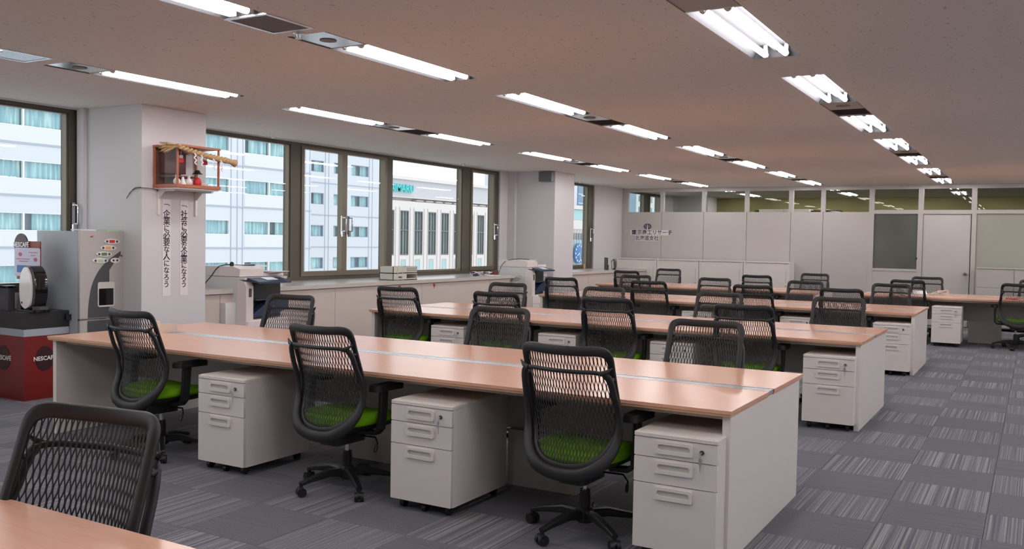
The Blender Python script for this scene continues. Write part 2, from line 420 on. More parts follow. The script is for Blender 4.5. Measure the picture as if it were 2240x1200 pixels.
for c, x in enumerate(FX):
    holes = [lit_span(c, k) for k in range(len(LIT))]+(REAR if c < 3 else [])+PLATES[c]+GRILLES[c]
    holes.sort(); y = Y0
    for a, b in holes:
        if a-y > .002: ce.box(x, x+FW, y, a, HC, HC+.02)
        y = b
    ce.box(x, x+FW, y, YB, HC, HC+.02)
struct('ceiling', ce, M['ceiling'])
struct('wall_rear', MB().box(XL, XRW, YB, YB+.1, 0, HC), M['olive'])
struct('wall_right', MB().box(XRW, XRW+.1, Y0, YB+.1, 0, HC), M['wall'])
struct('wall_behind', MB().box(XL-.2, XRW+.1, Y0-.1, Y0, 0, HC), M['wall'])
# window wall: glass strip between sill and ceiling, broken by solid pieces and pillars
ZS, ZT = .92, 2.655
wl = MB()
wl.box(XL-.25, XL, Y0, YB, -.2, ZS)
wl.box(XL-.25, XL, Y0, YB, ZT+.012, HC+.3)
for a, b in ((5.70, 6.42), (13.60, 14.75), (17.50, 19.05), (21.6, YB)): wl.box(XL-.25, XL, a, b, ZS, ZT+.012)
struct('wall_left', wl, M['wall'])
wall_left = bpy.data.objects['wall_left']
for a, b in ((5.60, 6.35), (13.93, 14.68), (22.3, 23.05)):
    struct('pillar', MB().box(XL-.02, -7.2, a, b, 0, HC-.001), M['wall']); bpy.data.objects
struct('trim_1', MB().box(-8.1, -8.0, 5.56, 5.60, 0, HC-.001).box(-8.1, -7.95, 13.86, 13.93, ZS, HC-.001), M['wall'])

def window(name, y0, y1, posts, sashes, fixed, handles):
    """frame with posts (y0,y1), operable sashes and fixed panes"""
    b = MB(); xf0, xf1 = XL-.16, XL-.03
    b.box(xf0, xf1, y0, y1, ZS, ZS+.05); b.box(xf0, xf1, y0, y1, ZT-.02, ZT+.01)
    for a, c in posts: b.box(xf0, xf1, a, c, ZS+.05, ZT-.02)
    w = struct(name, b, M['bronze_dark'])
    for a, c in sashes:
        s = MB(); o_ = rrect(a, c, ZS+.052, ZT-.022, .002, 1); i_ = rrect(a+.05, c-.05, ZS+.115, ZT-.055, .002, 1)
        s.plate(o_, i_, XL-.10, XL-.015, 'x')
        so = obj('sash', s, M['bronze'], w, False)
        obj('pane', MB().box(XL-.062, XL-.056, a+.045, c-.045, ZS+.11, ZT-.05), M['glass'], so, False)
    for a, c in fixed:
        t = .018
        s = MB().plate(rrect(a, c, ZS+.052, ZT-.022, .002, 1), rrect(a+t, c-t, ZS+.085, ZT-.022-t*.6, .002, 1), XL-.11, XL-.05, 'x')
        so = obj('glazing_bead', s, M['bronze'], w, False)
        obj('pane', MB().box(XL-.082, XL-.076, a+.012, c-.012, ZS+.075, ZT-.03), M['glass'], so, False)
    for hy in handles:
        h = MB().box(XL-.015, XL+.0, hy-.014, hy+.014, 1.52, 1.77)
        h.tube([(XL, hy, 1.745), (XL+.055, hy, 1.745), (XL+.06, hy, 1.735), (XL+.06, hy, 1.575), (XL+.055, hy, 1.565), (XL, hy, 1.565)], .009, 8, up=(0, 1, 0))
        h.box(XL, XL+.02, hy-.02, hy+.02, 1.49, 1.56)
        obj('window_handle', h, M['chrome'], w)
    return w
window('window_1', -1.0, 5.70, [(5.5, 5.7), (2.9, 3.05), (-1, -.9)], [(3.05, 3.9)], [(-.9, 2.9), (3.9, 5.5)], [5.53])
window('window_2', 6.42, 13.60, [(6.42, 6.5), (8.52, 8.70), (10.45, 10.60), (12.47, 12.70), (13.46, 13.60)], [(8.70, 9.53), (9.53, 10.45), (12.70, 13.46)], [(6.5, 8.52), (10.60, 12.47)], [9.47, 9.60, 13.44])
window('window_3', 14.75, 17.50, [(14.75, 14.85), (17.27, 17.50)], [], [(14.85, 17.27)], [17.34])
window('window_4', 19.05, 21.60, [(19.05, 19.12), (20.42, 20.68), (21.4, 21.6)], [(20.68, 21.4)], [(19.12, 20.42)], [])

# sill cabinet along the window wall
def sill_run(a, b, seams, idx):
    o = struct('trim_%d' % idx, MB().box(XL, -7.30, a, b, ZS-.045, ZS), M['sill'])
    obj('sill_edge', MB().box(-7.30, -7.285, a, b, ZS-.047, ZS-.002), M['silledge'], o, False)
    ys = [a]+seams+[b]
    for p, q in zip(ys, ys[1:]):
        obj('sill_panel', MB().box(XL+.02, -7.32, p+.003, q-.003, .06, ZS-.055), M['sillpanel'], o, False)
    obj('sill_plinth', MB().box(XL+.02, -7.34, a, b, 0, .06), M['base'], o, False)
    return o
def seams(a, b, st=1.79, off=8.44): return [off+st*k for k in range(-6, 8) if a+.1 < off+st*k < b-.1]
sill_run(6.352, 13.86, seams(6.36, 13.86), 2); sill_run(14.682, 18.9, [15.6, 17.4], 3)
# dark baseboard of the partition
# ------------------------------------------------------------ far partition
wf = MB().box(XL, XRW, YP, YP+.05, 2.60, HC-.001)
struct('wall_far', wf, M['parti']); wf = bpy.data.objects['wall_far']
PX = [-8.1, -7.97, -7.16, -6.21, -5.28, -4.375, -3.74, -2.825]
ZG = 2.16
for a, b in zip(PX, PX[1:]):
    obj('partition_panel', MB().box(a+.004, b-.004, YP, YP+.05, .07, ZG if a > -8.0 else 2.60), M['parti'], wf, False)
    if a > -8.0:
        obj('glass_pane', MB().box(a+.03, b-.03, YP+.022, YP+.028, ZG, 2.6), M['pglass'], wf, False)
obj('partition_panel', MB().box(-2.80, -1.92, YP, YP+.05, .07, 1.04), M['parti'], wf, False)
obj('glass_pane', MB().box(-2.78, -1.95, YP+.022, YP+.028, 2.2, 2.6), M['pglass'], wf, False)
obj('glass_pane', MB().box(-1.88, -1.06, YP+.022, YP+.028, 2.2, 2.6), M['pglass'], wf, False)
o = obj('frosted_pane', MB().box(-2.775, -1.96, YP+.018, YP+.03, 1.06, 2.13), M['frost_dark'], wf, False); o['label'] = 'dark frosted window pane in the partition left of the door'
obj('pane_latch', MB().box(-2.0, -1.975, YP-.012, YP+.0, 1.25, 1.29), M['black'], wf, False)
b = MB().plate(rrect(-2.82, -1.93, 1.02, 2.17, .002, 1), rrect(-2.775, -1.965, 1.065, 2.125, .002, 1), YP-.012, YP+.055, 'y')
obj('pane_frame', b, M['parti'], wf, False)
for x in (-8.0, -7.155, -6.21, -5.285, -4.375, -3.74, -2.825, -1.94, -1.03):
    w_ = .045; z0 = ZG if x > -7.99 and x < -2.9 else .0
    obj('mullion', MB().box(x-w_, x+w_, YP-.01, YP+.06, z0, 2.60), M['parti'], wf, False)
obj('transom', MB().box(-2.78, -1.06, YP-.008, YP+.058, 2.125, 2.2), M['parti'], wf, False)
obj('transom', MB().box(-.985, XRW, YP-.02, YP+.058, 2.13, 2.2), M['parti'], wf, False)
for a, b in ((-.985, .15), (.15, 1.3), (1.3, 2.45), (2.45, XRW)):
    obj('glass_pane', MB().box(a, b-.04, YP+.022, YP+.028, 2.2, 2.6), M['pglass'], wf, False)
    obj('pale_pane', MB().box(a, b-.04, YP+.018, YP+.03, 1.1, 2.13), M['frost_light'], wf, False)
    obj('partition_panel', MB().box(a, b-.004, YP, YP+.05, .07, 1.1), M['parti'], wf, False)
    obj('mullion', MB().box(b-.045, b+.03, YP-.01, YP+.06, 0, 2.6), M['parti'], wf, False)
obj('plinth', MB().box(-8.05, -1.95, YP-.012, YP, 0, .07).box(-.98, XRW, YP-.012, YP, 0, .09), M['base'], wf, False)
# door leaf with knob
d = struct('door_1', MB().box(-1.885, -1.075, YP+.0, YP+.04, .012, 2.11), M['offwhite'])
k = MB().lathe([(.02, 0), (.03, -.012), (.012, -.02), (.012, -.045), (.03, -.055), (.032, -.075), (.02, -.088)], (-1.145, YP, 1.0), 16, axis='y')
obj('door_knob', k, M['chrome'], d)
obj('door_frame', MB().box(-1.895, -1.885, YP-.01, YP+.05, 0, 2.12).box(-1.075, -1.063, YP-.01, YP+.05, 0, 2.12).box(-1.895, -1.063, YP-.01, YP+.05, 2.11, 2.125), M['seam'], d, False)

# tall cabinets seen over the partition in the next room
t = thing('tall_cabinet', 'white top of a tall cupboard seen through the high glass of the partition', 'cabinet', (-4.62, 19.6, 0))
obj('body', MB().box(-.52, .52, -.2, .2, 0, 2.235), M['white'], t, False)
obj('door', MB().box(-.515, -.003, -.215, -.2, .06, 2.22), M['white'], t, False)
obj('door', MB().box(.003, .515, -.215, -.2, .06, 2.22), M['white'], t, False)
for dx, wd, lb in ((-3.79, .28, 'dark object top right of the cupboard seen through the high partition glass'), (-5.19, .04, 'thin dark edge of a locker left of the cupboard behind the high glass')):
    t = thing('locker', lb, 'locker', (dx, 19.6, 0))
    obj('body', MB().box(-wd, wd, -.2, .2, 0, 2.21), M['slot'], t, False)
    obj('door', MB().box(-wd+.004, wd-.004, -.212, -.2, .06, 2.19), M['darkgrey'], t, False)

# ------------------------------------------------------------ ceiling fixtures
def fixture_proto():
    L = 1.32; h = .10; w = FW
    t = thing('ceiling_light', '', 'ceiling light', (0, 0, HC))
    b = MB()
    # outer rim, trough with sloping sides, ends
    yo = L/2
    prof = [(0, 0), (.045, .075), (.255, .075), (.30, 0)]
    v = []; 
    for (x, z) in prof: v += [(x, -yo, z), (x, yo, z)]
    b.add(v, [(0, 1, 3, 2), (2, 3, 5, 4), (4, 5, 7, 6)])
    v = [(0, 0), (.045, .075), (.255, .075), (.30, 0)]
    for s in (-1, 1): b.add([(x, s*yo*(.985 if z else 1), z) for x, z in v], [(0, 1, 2, 3)])
    # raised ridge between the lamps
    b.add([(.115, -yo, .075), (.15, -yo, .03), (.185, -yo, .075), (.115, yo, .075), (.15, yo, .03), (.185, yo, .075)], [(0, 1, 4, 3), (1, 2, 5, 4), (0, 2, 1), (3, 4, 5)])
    obj('reflector', b, M['reflector'], t, False)
    for x in (.085, .215):
        obj('tube', MB().cyl((x, -yo+.05, .013), (x, yo-.05, .013), .0185, 10), M['tube'], t)
        for q in (-1, 1):
            s = MB().box(x-.012, x+.012, q*(yo-.026)-.012, q*(yo-.026)+.012, .002, .075); s.cyl((x, q*(yo-.05), .013), (x, q*(yo-.03), .013), .0195, 10)
            obj('lamp_holder', s, M['white'], t)
    return t
fx = fixture_proto(); used = False
rown = ['in the right ceiling row', 'in the middle ceiling row', 'in the left ceiling row by the windows', 'in the row right of the frame', 'in the row along the right wall']
ordn = ['behind the viewer', 'second from the near end', 'third from the near end', 'fourth from the near end', 'fifth from the near end', 'sixth from the near end', 'seventh from the near end', 'second from the partition', 'nearest the partition']
def place_fixture(x, a, b, lb, gp):
    global used
    loc = (x, (a+b)/2, HC)
    if not used: o = fx; o.location = loc; used = True; o['label'] = lb; o['group'] = gp
    else: o = dup(fx, loc, 0, lb, gp)
    o.scale = (1, (b-a)/1.32, 1)
    return o
for c, x in enumerate(FX):
    for k in range(len(LIT)):
        a, b = lit_span(c, k)
        place_fixture(x, a, b, 'twin-tube light '+rown[c]+', '+ordn[k], 'twin tube ceiling lights')
    for k, (a, b) in enumerate(REAR if c < 3 else []):
        place_fixture(x, a, b, 'twin-tube light seen through the partition glass, '+('right', 'middle', 'left', 'unseen right', 'rightmost')[c]+' row, '+('nearer', 'farther')[k]+' one', 'lights beyond the partition')
for c, x in enumerate(FX):
    for k, (a, b) in enumerate(PLATES[c]):
        t = thing('ceiling_plate', 'metal filler plate '+rown[c]+', '+('nearest', 'second', 'third', 'farthest')[k]+' of its row', 'ceiling plate', (x, a, HC), 0, 'metal plates between the ceiling lights')
        L = b-a
        met = M['mirror'] if c > 0 else M['greypanel']
        if k == 0: pl = (0, L)
        else: pl = (0, L*.52)
        obj('plate', MB().box(.004, FW-.004, pl[0]+.004, pl[1]-.004, .003, .012), met, t, False)
        if c > 0 or k > 0: obj('speaker_hole', MB().cyl((FW/2, (pl[0]+pl[1])/2, -.001), (FW/2, (pl[0]+pl[1])/2, .004), .052 if k == 0 else .06, 20), M['grille'], t)
        if k > 0:
            s = MB(); y = pl[1]
            while y < L-.03: s.box(.008, FW-.008, y, y+.012, .006, .03); y += .045
            obj('air_slot', s, M['slot'], t, False)
            obj('slot_back', MB().box(.004, FW-.004, pl[1], L-.002, .03, .04), M['slot'], t, False)
        obj('rim', MB().box(0, .004, 0, L, -.002, .03).box(FW-.004, FW, 0, L, -.002, .03), M['seam'], t, False)
for c, x in enumerate(FX):
    for (a, b) in GRILLES[c]:
        t = thing('ceiling_vent', ('', 'square return air grille before the middle row metal plate', 'pale square vent in the left ceiling row at the frame edge')[c] or 'return air grille of the right ceiling row outside the frame', 'ceiling vent', (x, a, HC))
        L = b-a
        obj('vent_frame', MB().plate(rrect(-.01, FW+.01, -.01, L+.01, .001, 1), rrect(.012, FW-.012, .012, L-.012, .001, 1), -.005, .003, 'z'), M['alu'], t, False)
        s = MB()
        for q in range(24): s.box(.012, FW-.012, .014+q*(L-.028)/24, .014+(q+.62)*(L-.028)/24, -.002, .012)
        for q in range(9): s.box(.012+q*.034, .015+q*.034, .012, L-.012, 0, .01)
        obj('vent_core', s, M['grille'] if c != 2 else M['mirror'], t, False)
        obj('vent_back', MB().box(.0, FW, 0, L, .014, .02), M['slot'], t, False)
# sprinkler heads and the detector
for (x, y, lb) in ((-3.81, 4.045, 'small sprinkler head beside the middle row metal plate'), (-7.92, 7.99, 'small sprinkler above the first long window'), (-7.92, 12.15, 'small sprinkler above the last window before the second pillar'), (-7.92, 16.4, 'small sprinkler above the narrow far window')):
    tag(obj('sprinkler_head', MB().lathe([(.035, 0), (.035, -.006), (.014, -.01), (.01, -.03), (.02, -.034), (.02, -.037), (.004, -.038)], (x, y, HC), 14), M['alu']), lb, 'sprinkler', 'ceiling sprinklers')

# ------------------------------------------------------------ desks
DW = .72; DD = 1.461
def desk_row(label, x0, x1, y0, nseat, leg_off=1.25):
    L = x1-x0; t = thing('workbench_desk', label, 'desk', (x0, y0, 0), 0, 'long double-sided desks')
    th = .024; ym = DD/2; g = .055
    for a, b in ((0, ym-g), (ym+g, DD)):
        s = MB(); s.box(.0, L, a+.0, b-.0, DW-.016, DW); s.box(.004, L-.004, a+.004, b-.004, DW-th-.004, DW-.016, 1)
        obj('desktop', s, [M['wood'], M['wood_edge']], t, False)
    cs = MB().box(.004, L-.004, ym-g+.003, ym+g-.003, DW-.02, DW-.002)
    cs.box(.004, L-.004, ym-g+.003, ym-g+.012, DW-.02, DW+.001); cs.box(.004, L-.004, ym+g-.012, ym+g-.003, DW-.02, DW+.001); cs.box(.004, L-.004, ym-.003, ym+.003, DW-.01, DW-.0005)
    obj('cable_strip', cs, M['alu'], t, False)
    for a in (0.012, L-.052):
        obj('end_panel', MB().rbox(a, a+.04, .035, DD-.035, .0, DW-th-.004, .003, 'z', 1), M['white'], t, False)
    obj('modesty_panel', MB().box(.055, L-.055, ym-.012, ym+.012, .34, DW-th-.004), M['greypanel'], t, False)
    obj('frame_rail', MB().box(.055, L-.055, .10, .14, DW-.06, DW-th-.004).box(.055, L-.055, DD-.14, DD-.10, DW-.06, DW-th-.004), M['greypanel'], t, False)
    for k in range(1, nseat):
        x = k*leg_off
        if x > L-.3: break
        s = MB().box(x-.23, x+.23, ym-.045, ym+.045, .0, .34)
        obj('leg_box', s, M['greypanel'], t, False)
        obj('leg_beam', MB().box(x-.02, x+.02, .14, DD-.14, DW-.06, DW-th-.006), M['greypanel'], t, False)
    return t
XR = -1.175
desk_row('pink-beech desk corner cut off by the bottom left of the photo', -6.2, XR, 1.51-DD, 4)
desk_row('nearest full-length pink-beech desk, white end panels, telephone at its window end', -6.26, XR, 4.06, 4)
desk_row('second full-length pink-beech desk, right behind the nearest one', -6.15, XR, 7.63, 4)
desk_row('third pink-beech desk with white end panel, one behind the second', -6.11, XR, 11.37, 4)
desk_row('shorter pink-beech desk in front of the four low white cabinets', -6.95, -3.05, 15.12, 3)
desk_row('far right pink-beech desk in front of the door, telephone on it', -2.44, 2.6, 15.3, 4, 1.78)

# ------------------------------------------------------------ pedestals
def pedestal_proto():
    t = thing('drawer_pedestal', '', 'drawer unit'); W, D, z0, z1 = .40, .58, .055, .60
    obj('body', MB().rbox(-W/2, W/2, .018, D, z0, z1-.02, .006, 'z', 2), M['white'], t)
    obj('top_lid', MB().rbox(-W/2-.002, W/2+.002, -.004, D+.002, z1-.02, z1-.004, .012, 'z', 3).rbox(-W/2+.006, W/2-.006, .008, D-.01, z1-.004, z1, .012, 'z', 3), M['white'], t)
    zz = [z1-.022, z1-.114, z1-.236, z0]
    for k in range(3):
        a, b = zz[k+1]+.002, zz[k]-.002
        dr = obj('drawer', MB().rbox(-W/2+.001, W/2-.001, .0, .018, a, b, .004, 'y', 2), M['white'], t)
        hx0, hx1, hz1 = -.095, .088, b-.010; hz0 = hz1-.058
        h = MB().plate(rrect(hx0, hx1, hz0, hz1, .010, 4), rrect(hx0+.014, hx1-.014, hz0+.018, hz1-.014, .012, 4), -.011, -.0002, 'y')
        obj('handle', h, M['white'], dr)
        obj('handle_slot_shade', MB().rbox(hx0+.013, hx1-.013, -.001, .0, hz0+.017, hz1-.013, .011, 'y', 4), M['recess'], dr)  # slot floor tinted grey in place of the shade inside it
    lk = obj('lock', MB().lathe([(.0105, -.005), (.0105, 0)], (.128, 0, zz[0]-.042), 14, axis='y'), M['darkgrey'], t)
    for sx in (-1, 1):
        for y in (.06, .52):
            obj('caster', MB().cyl((sx*.15-.012, y, .0245), (sx*.15+.012, y, .0245), .0245, 12).box(sx*.15-.016, sx*.15+.016, y-.02, y+.02, .036, .056), M['black'], t)
    obj('stabiliser', MB().cyl((-.012, .05, .02), (.012, .05, .02), .02, 12).box(-.014, .014, .04, .08, .02, .056), M['black'], t)
    return t, lk
ped, pl_lock = pedestal_proto()
key_mesh = None
def add_key(t, drop=.0):
    global key_mesh
    if key_mesh is None:
        b = MB(); z = .536
        b.box(.124, .132, -.022, -.005, z-.003, z+.003)
        b.tube([(.128, -.02, z), (.128, -.024, z-.012), (.127, -.022, z-.022)], .002, 6)
        b.rbox(.119, .135, -.0235, -.0205, z-.055, z-.020, .007, 'y', 3); b.box(.1255, .1295, -.023, -.021, z-.085, z-.052)
        key_mesh = b.mesh('key', M['alu'])
    obj('key', key_mesh, None, t)
ped_used = False
def place_ped(x, y, lb, key=True):
    global ped_used
    if not ped_used: o = ped; o.location = (x, y, 0); o['label'] = lb; o['group'] = 'white drawer pedestals'; ped_used = True
    else: o = dup(ped, (x, y, 0), 0, lb, 'white drawer pedestals')
    return o, key
todo = []
for (x, y, lb, key) in (
    (-4.365, 3.975, 'white three-drawer pedestal farthest from the aisle under the nearest full desk', 1),
    (-2.835, 3.97, 'white three-drawer pedestal in the middle of the nearest full desk', 1),
    (-1.405, 3.965, 'largest white three-drawer pedestal, against the end panel of the nearest full desk', 1),
    (-5.16, 7.66, 'white pedestal under the window end of the second desk, beside its leftmost chair', 1),
    (-3.91, 7.66, 'white pedestal under the second desk, second from the windows', 1),
    (-2.78, 7.68, 'white pedestal under the second desk, half hidden behind a chair back', 0),
    (-1.415, 7.575, 'white pedestal with key, against the end panel of the second desk', 1),
    (-3.80, 11.42, 'white pedestal of the third desk peeking out above the second desktop', 0),
    (-2.53, 11.42, 'white pedestal of the third desk, second from its right end', 0),
    (-1.42, 11.25, 'white pedestal without key at the right end of the third desk', 0),
    (-1.14, 15.06, 'white pedestal under the far right desk in front of the door', 1)):
    todo.append(place_ped(x, y, lb, key))
for o, key in todo:
    if key: add_key(o)

# ------------------------------------------------------------ chairs
Y0T = [(.34, -.235), (.38, -.235), (.45, -.215), (.55, -.195), (.62, -.20), (.7, -.215), (.8, -.24), (.9, -.265), (.99, -.29)]
CUR = [(.38, .02), (.5, .06), (.65, .075), (.8, .06), (.98, .045)]
def back_y(x, z): return interp(Y0T, z)+interp(CUR, z)*(x/.23)**2
HALF = [(0, .958), (.10, .959), (.182, .962), (.218, .949), (.231, .915), (.233, .85), (.235, .75), (.236, .65), (.232, .57), (.217, .50), (.182, .44), (.112, .398), (0, .385)]
def full(half):
    P = half+[(-x, z) for x, z in half[1:-1]][::-1]
    return P
def ztab():
    # half width as a function of height for the strands
    pts = [(z, x) for x, z in HALF[2:]][::-1]
    return pts
def chair_proto():
    t = thing('office_chair', '', 'chair')
    # mesh frame
    P = catmull(full(HALF), 4, True)
    pts = [(x, back_y(x, z), z) for x, z in P]
    n = len(pts); cz = .68
    ups = [(0, -1, 0)]*n
    secs = []
    for x, z in P:
        wv = .034+.012*max(0, min(1, (z-.90)/.05))+.02*max(0, min(1, (.62-z)/.2))*abs(x)/.2
        secs.append(flat_sec(wv, .016, .5))
    obj('back_frame', MB().sweep(pts, secs, True, up=ups), M['frame'], t, ang=50)
    # elastic mesh strands
    b = MB(); zt = ztab(); p = .0089; a_ = .0035; zs = []
    z = .40; ph = 0
    while z < .955:
        h = .028+.020*((z-.40)/.55)**1.5
        zs.append((z, ph)); z += h/4; ph += PI/4
    for k in range(-27, 28):
        x0 = k*p; sg = 1 if k % 2 == 0 else -1
        run = []
        for z, ph in zs:
            hw = interp(zt, z)
            zmin = .395
            if abs(x0) < hw-.012: run.append((x0+sg*a_*max(-1, min(1, 1.15*math.cos(ph))), z))
        if len(run) > 3:
            pp = [(x, back_y(x, z), z) for x, z in run]
            b.sweep(pp, [(.0018, -.0012), (.0018, .0012), (-.0018, .0012), (-.0018, -.0012)], up=(0, -1, 0))
    obj('mesh_back', b, M['mesh'], t, False)
    # rear support loop
    LH = [(0, .862), (.10, .862), (.165, .863), (.214, .853), (.236, .818), (.244, .75), (.253, .66), (.253, .57), (.231, .475), (.180, .405), (.10, .362), (0, .350)]
    P = catmull(full(LH), 4, True)
    D = [(.35, .012), (.40, .018), (.5, .030), (.6, .040), (.75, .045), (.86, .038)]
    pts = []; secs = []
    for x, z in P:
        pts.append((x, back_y(x, z)-interp(D, z), z))
        low = max(0, min(1, (.60-z)/.2)); side = abs(x)/.25
        top = 1 if (z > .85) else 0
        secs.append(flat_sec(.020+.030*low+.014*(1-top), .018+.022*low, .6))
    lp = obj('support_loop', MB().sweep(pts, secs, True, up=(0, -1, 0)), M['frame'], t, ang=50)
    for s in (-1, 1):   # flared shoulder tips of the loop and the arms joining it to the back
        b = MB(); x, z = .222, .845; y = back_y(x, z)
        b.sweep([(s*.195, back_y(.195, .858)-.046, .858), (s*.225, back_y(.22, .865)-.044, .868), (s*.252, back_y(.24, .88)-.034, .888)], [flat_sec(.024, .016), flat_sec(.020, .014), flat_sec(.005, .006)], up=(0, -1, 0))
        obj('loop_shoulder', b, M['frame'], t, ang=50)
        obj('loop_link', MB().sweep([(s*.232, y-.036, .835), (s*.232, y+.0, .83)], flat_sec(.03, .014), up=(0, 0, 1)), M['frame'], t, ang=50)
    # cushion: rounded slab built as stacked rings
    def ring(w, d0, d1, z, n=32, e=3.2):
        out = []
        for i in range(n):
            a = 2*PI*i/n; c, s_ = math.cos(a), math.sin(a)
            x = w*abs(c)**(2/e)*(1 if c >= 0 else -1); y = abs(s_)**(2/e)*(1 if s_ >= 0 else -1)
            yy = (d0+d1)/2+y*(d1-d0)/2
            out.append((x, yy, z+.018*max(0, (x/.24)**2)*1-.02*max(0, (yy-.1)/.15)**2))
        return out
    def rings(R):
        b = MB(); n = len(R[0])
        for r in R: b.v += r
        for i in range(len(R)-1):
            for j in range(n): b.f.append((i*n+j, i*n+(j+1) % n, (i+1)*n+(j+1) % n, (i+1)*n+j)); b.m.append(0)
        b.f.append(tuple(range(n))[::-1]); b.m.append(0)
        k = (len(R)-1)*n; b.f.append(tuple(k+j for j in range(n))); b.m.append(0)
        return b
    obj('seat', rings([ring(.232, -.205, .245, .392), ring(.247, -.215, .262, .405), ring(.248, -.215, .262, .425), ring(.236, -.205, .252, .446), ring(.20, -.175, .225, .456), ring(.12, -.10, .15, .458), ring(.04, -.03, .06, .457)]), M['green'], t, ang=60)
    obj('seat_shell', rings([ring(.10, -.12, .12, .345), ring(.17, -.19, .2, .358), ring(.235, -.21, .25, .38), ring(.245, -.217, .262, .395)]), M['black'], t, ang=60)
    mb = MB().rbox(-.075, .075, -.17, .09, .285, .35, .03, 'z', 3)
    mb.sweep([(0, -.15, .33), (0, -.22, .35), (0, -.245, .37)], flat_sec(.10, .035), up=(0, 0, 1))
    obj('tilt_mechanism', mb, M['black'], t)
    obj('lever', MB().tube([(.06, .02, .32), (.20, .02, .325), (.235, .0, .30), (.24, -.02, .27)], .005, 6).cyl((.238, -.012, .285), (.243, -.03, .255), .009, 8), M['black'], t)
    for s in (-1, 1):
        b = MB().sweep([(s*.16, -.03, .362), (s*.265, -.03, .372), (s*.285, -.028, .40), (s*.288, -.02, .50), (s*.285, -.01, .615)], [flat_sec(.06, .022), flat_sec(.06, .024), flat_sec(.062, .028), flat_sec(.058, .03), flat_sec(.05, .028)], up=(0, 1, 0))
        b = MB().sweep([(s*.16, -.03, .362), (s*.255, -.03, .368), (s*.282, -.028, .395), (s*.288, -.02, .50), (s*.285, -.01, .615)], [[(q[1], q[0]) for q in flat_sec(.06, .024)]]*5, up=(0, 1, 0))
        ar = obj('armrest', b, M['black'], t)
        pts_ = rrect(s*.278-.042, s*.278+.042, -.105, .145, .035, 4)
        b = MB().prism(pts_, .612, .640).prism([(x*.94+s*.278*.06, y*.96) for x, y in pts_], .640, .648)
        obj('arm_pad', b, M['black'], ar, ang=60)
    obj('gas_column', MB().cyl((0, 0, .06), (0, 0, .20), .029, 16).cyl((0, 0, .20), (0, 0, .225), .026, 16), M['black'], t)
    obj('piston', MB().cyl((0, 0, .22), (0, 0, .30), .014, 12), M['chrome'], t)
    obj('base_hub', MB().lathe([(.04, .06), (.05, .07), (.05, .12), (.036, .135)], (0, 0, 0), 20), M['black'], t)
    for k in range(5):
        a = 2*PI*k/5+PI/2+.35
        c_, s_ = math.cos(a), math.sin(a)
        b = MB().sweep([(c_*.03, s_*.03, .100), (c_*.12, s_*.12, .108), (c_*.24, s_*.24, .088), (c_*.305, s_*.305, .072)], [flat_sec(.05, .05, .4), flat_sec(.046, .042, .4), flat_sec(.036, .028, .4), flat_sec(.032, .02, .4)], up=(0, 0, 1))
        lg = obj('base_leg', b, M['black'], t)
        ca = k*1.3; ox, oy = math.cos(ca), math.sin(ca); wx, wy = c_*.30, s_*.30
        b = MB()
        for q in (-1, 1):
            b.cyl((wx+ox*.006*q, wy+oy*.006*q, .027), (wx+ox*.026*q, wy+oy*.026*q, .027), .027, 14)
        b.cyl((wx, wy, .03), (wx, wy, .078), .011, 8); b.cyl((wx-ox*.007, wy-oy*.007, .034), (wx+ox*.007, wy+oy*.007, .034), .022, 10)
        obj('caster', b, M['black'], lg)
    return t
chair = chair_proto(); chair_used = False
def place_chair(xt, yt, rz, lb, group):
    """xt, yt: where the middle of the top of the back stands"""
    global chair_used
    off = Matrix.Rotation(rz, 3, 'Z') @ Vector((0, -.262, 0))
    loc = (xt-off.x, yt-off.y, 0)
    if not chair_used:
        chair.location = loc; chair.rotation_euler = (0, 0, rz); chair['label'] = lb; chair['group'] = group; chair_used = True; return chair
    return dup(chair, loc, rz, lb, group)
R_ = math.radians
GF = 'black mesh office chairs with green seats'
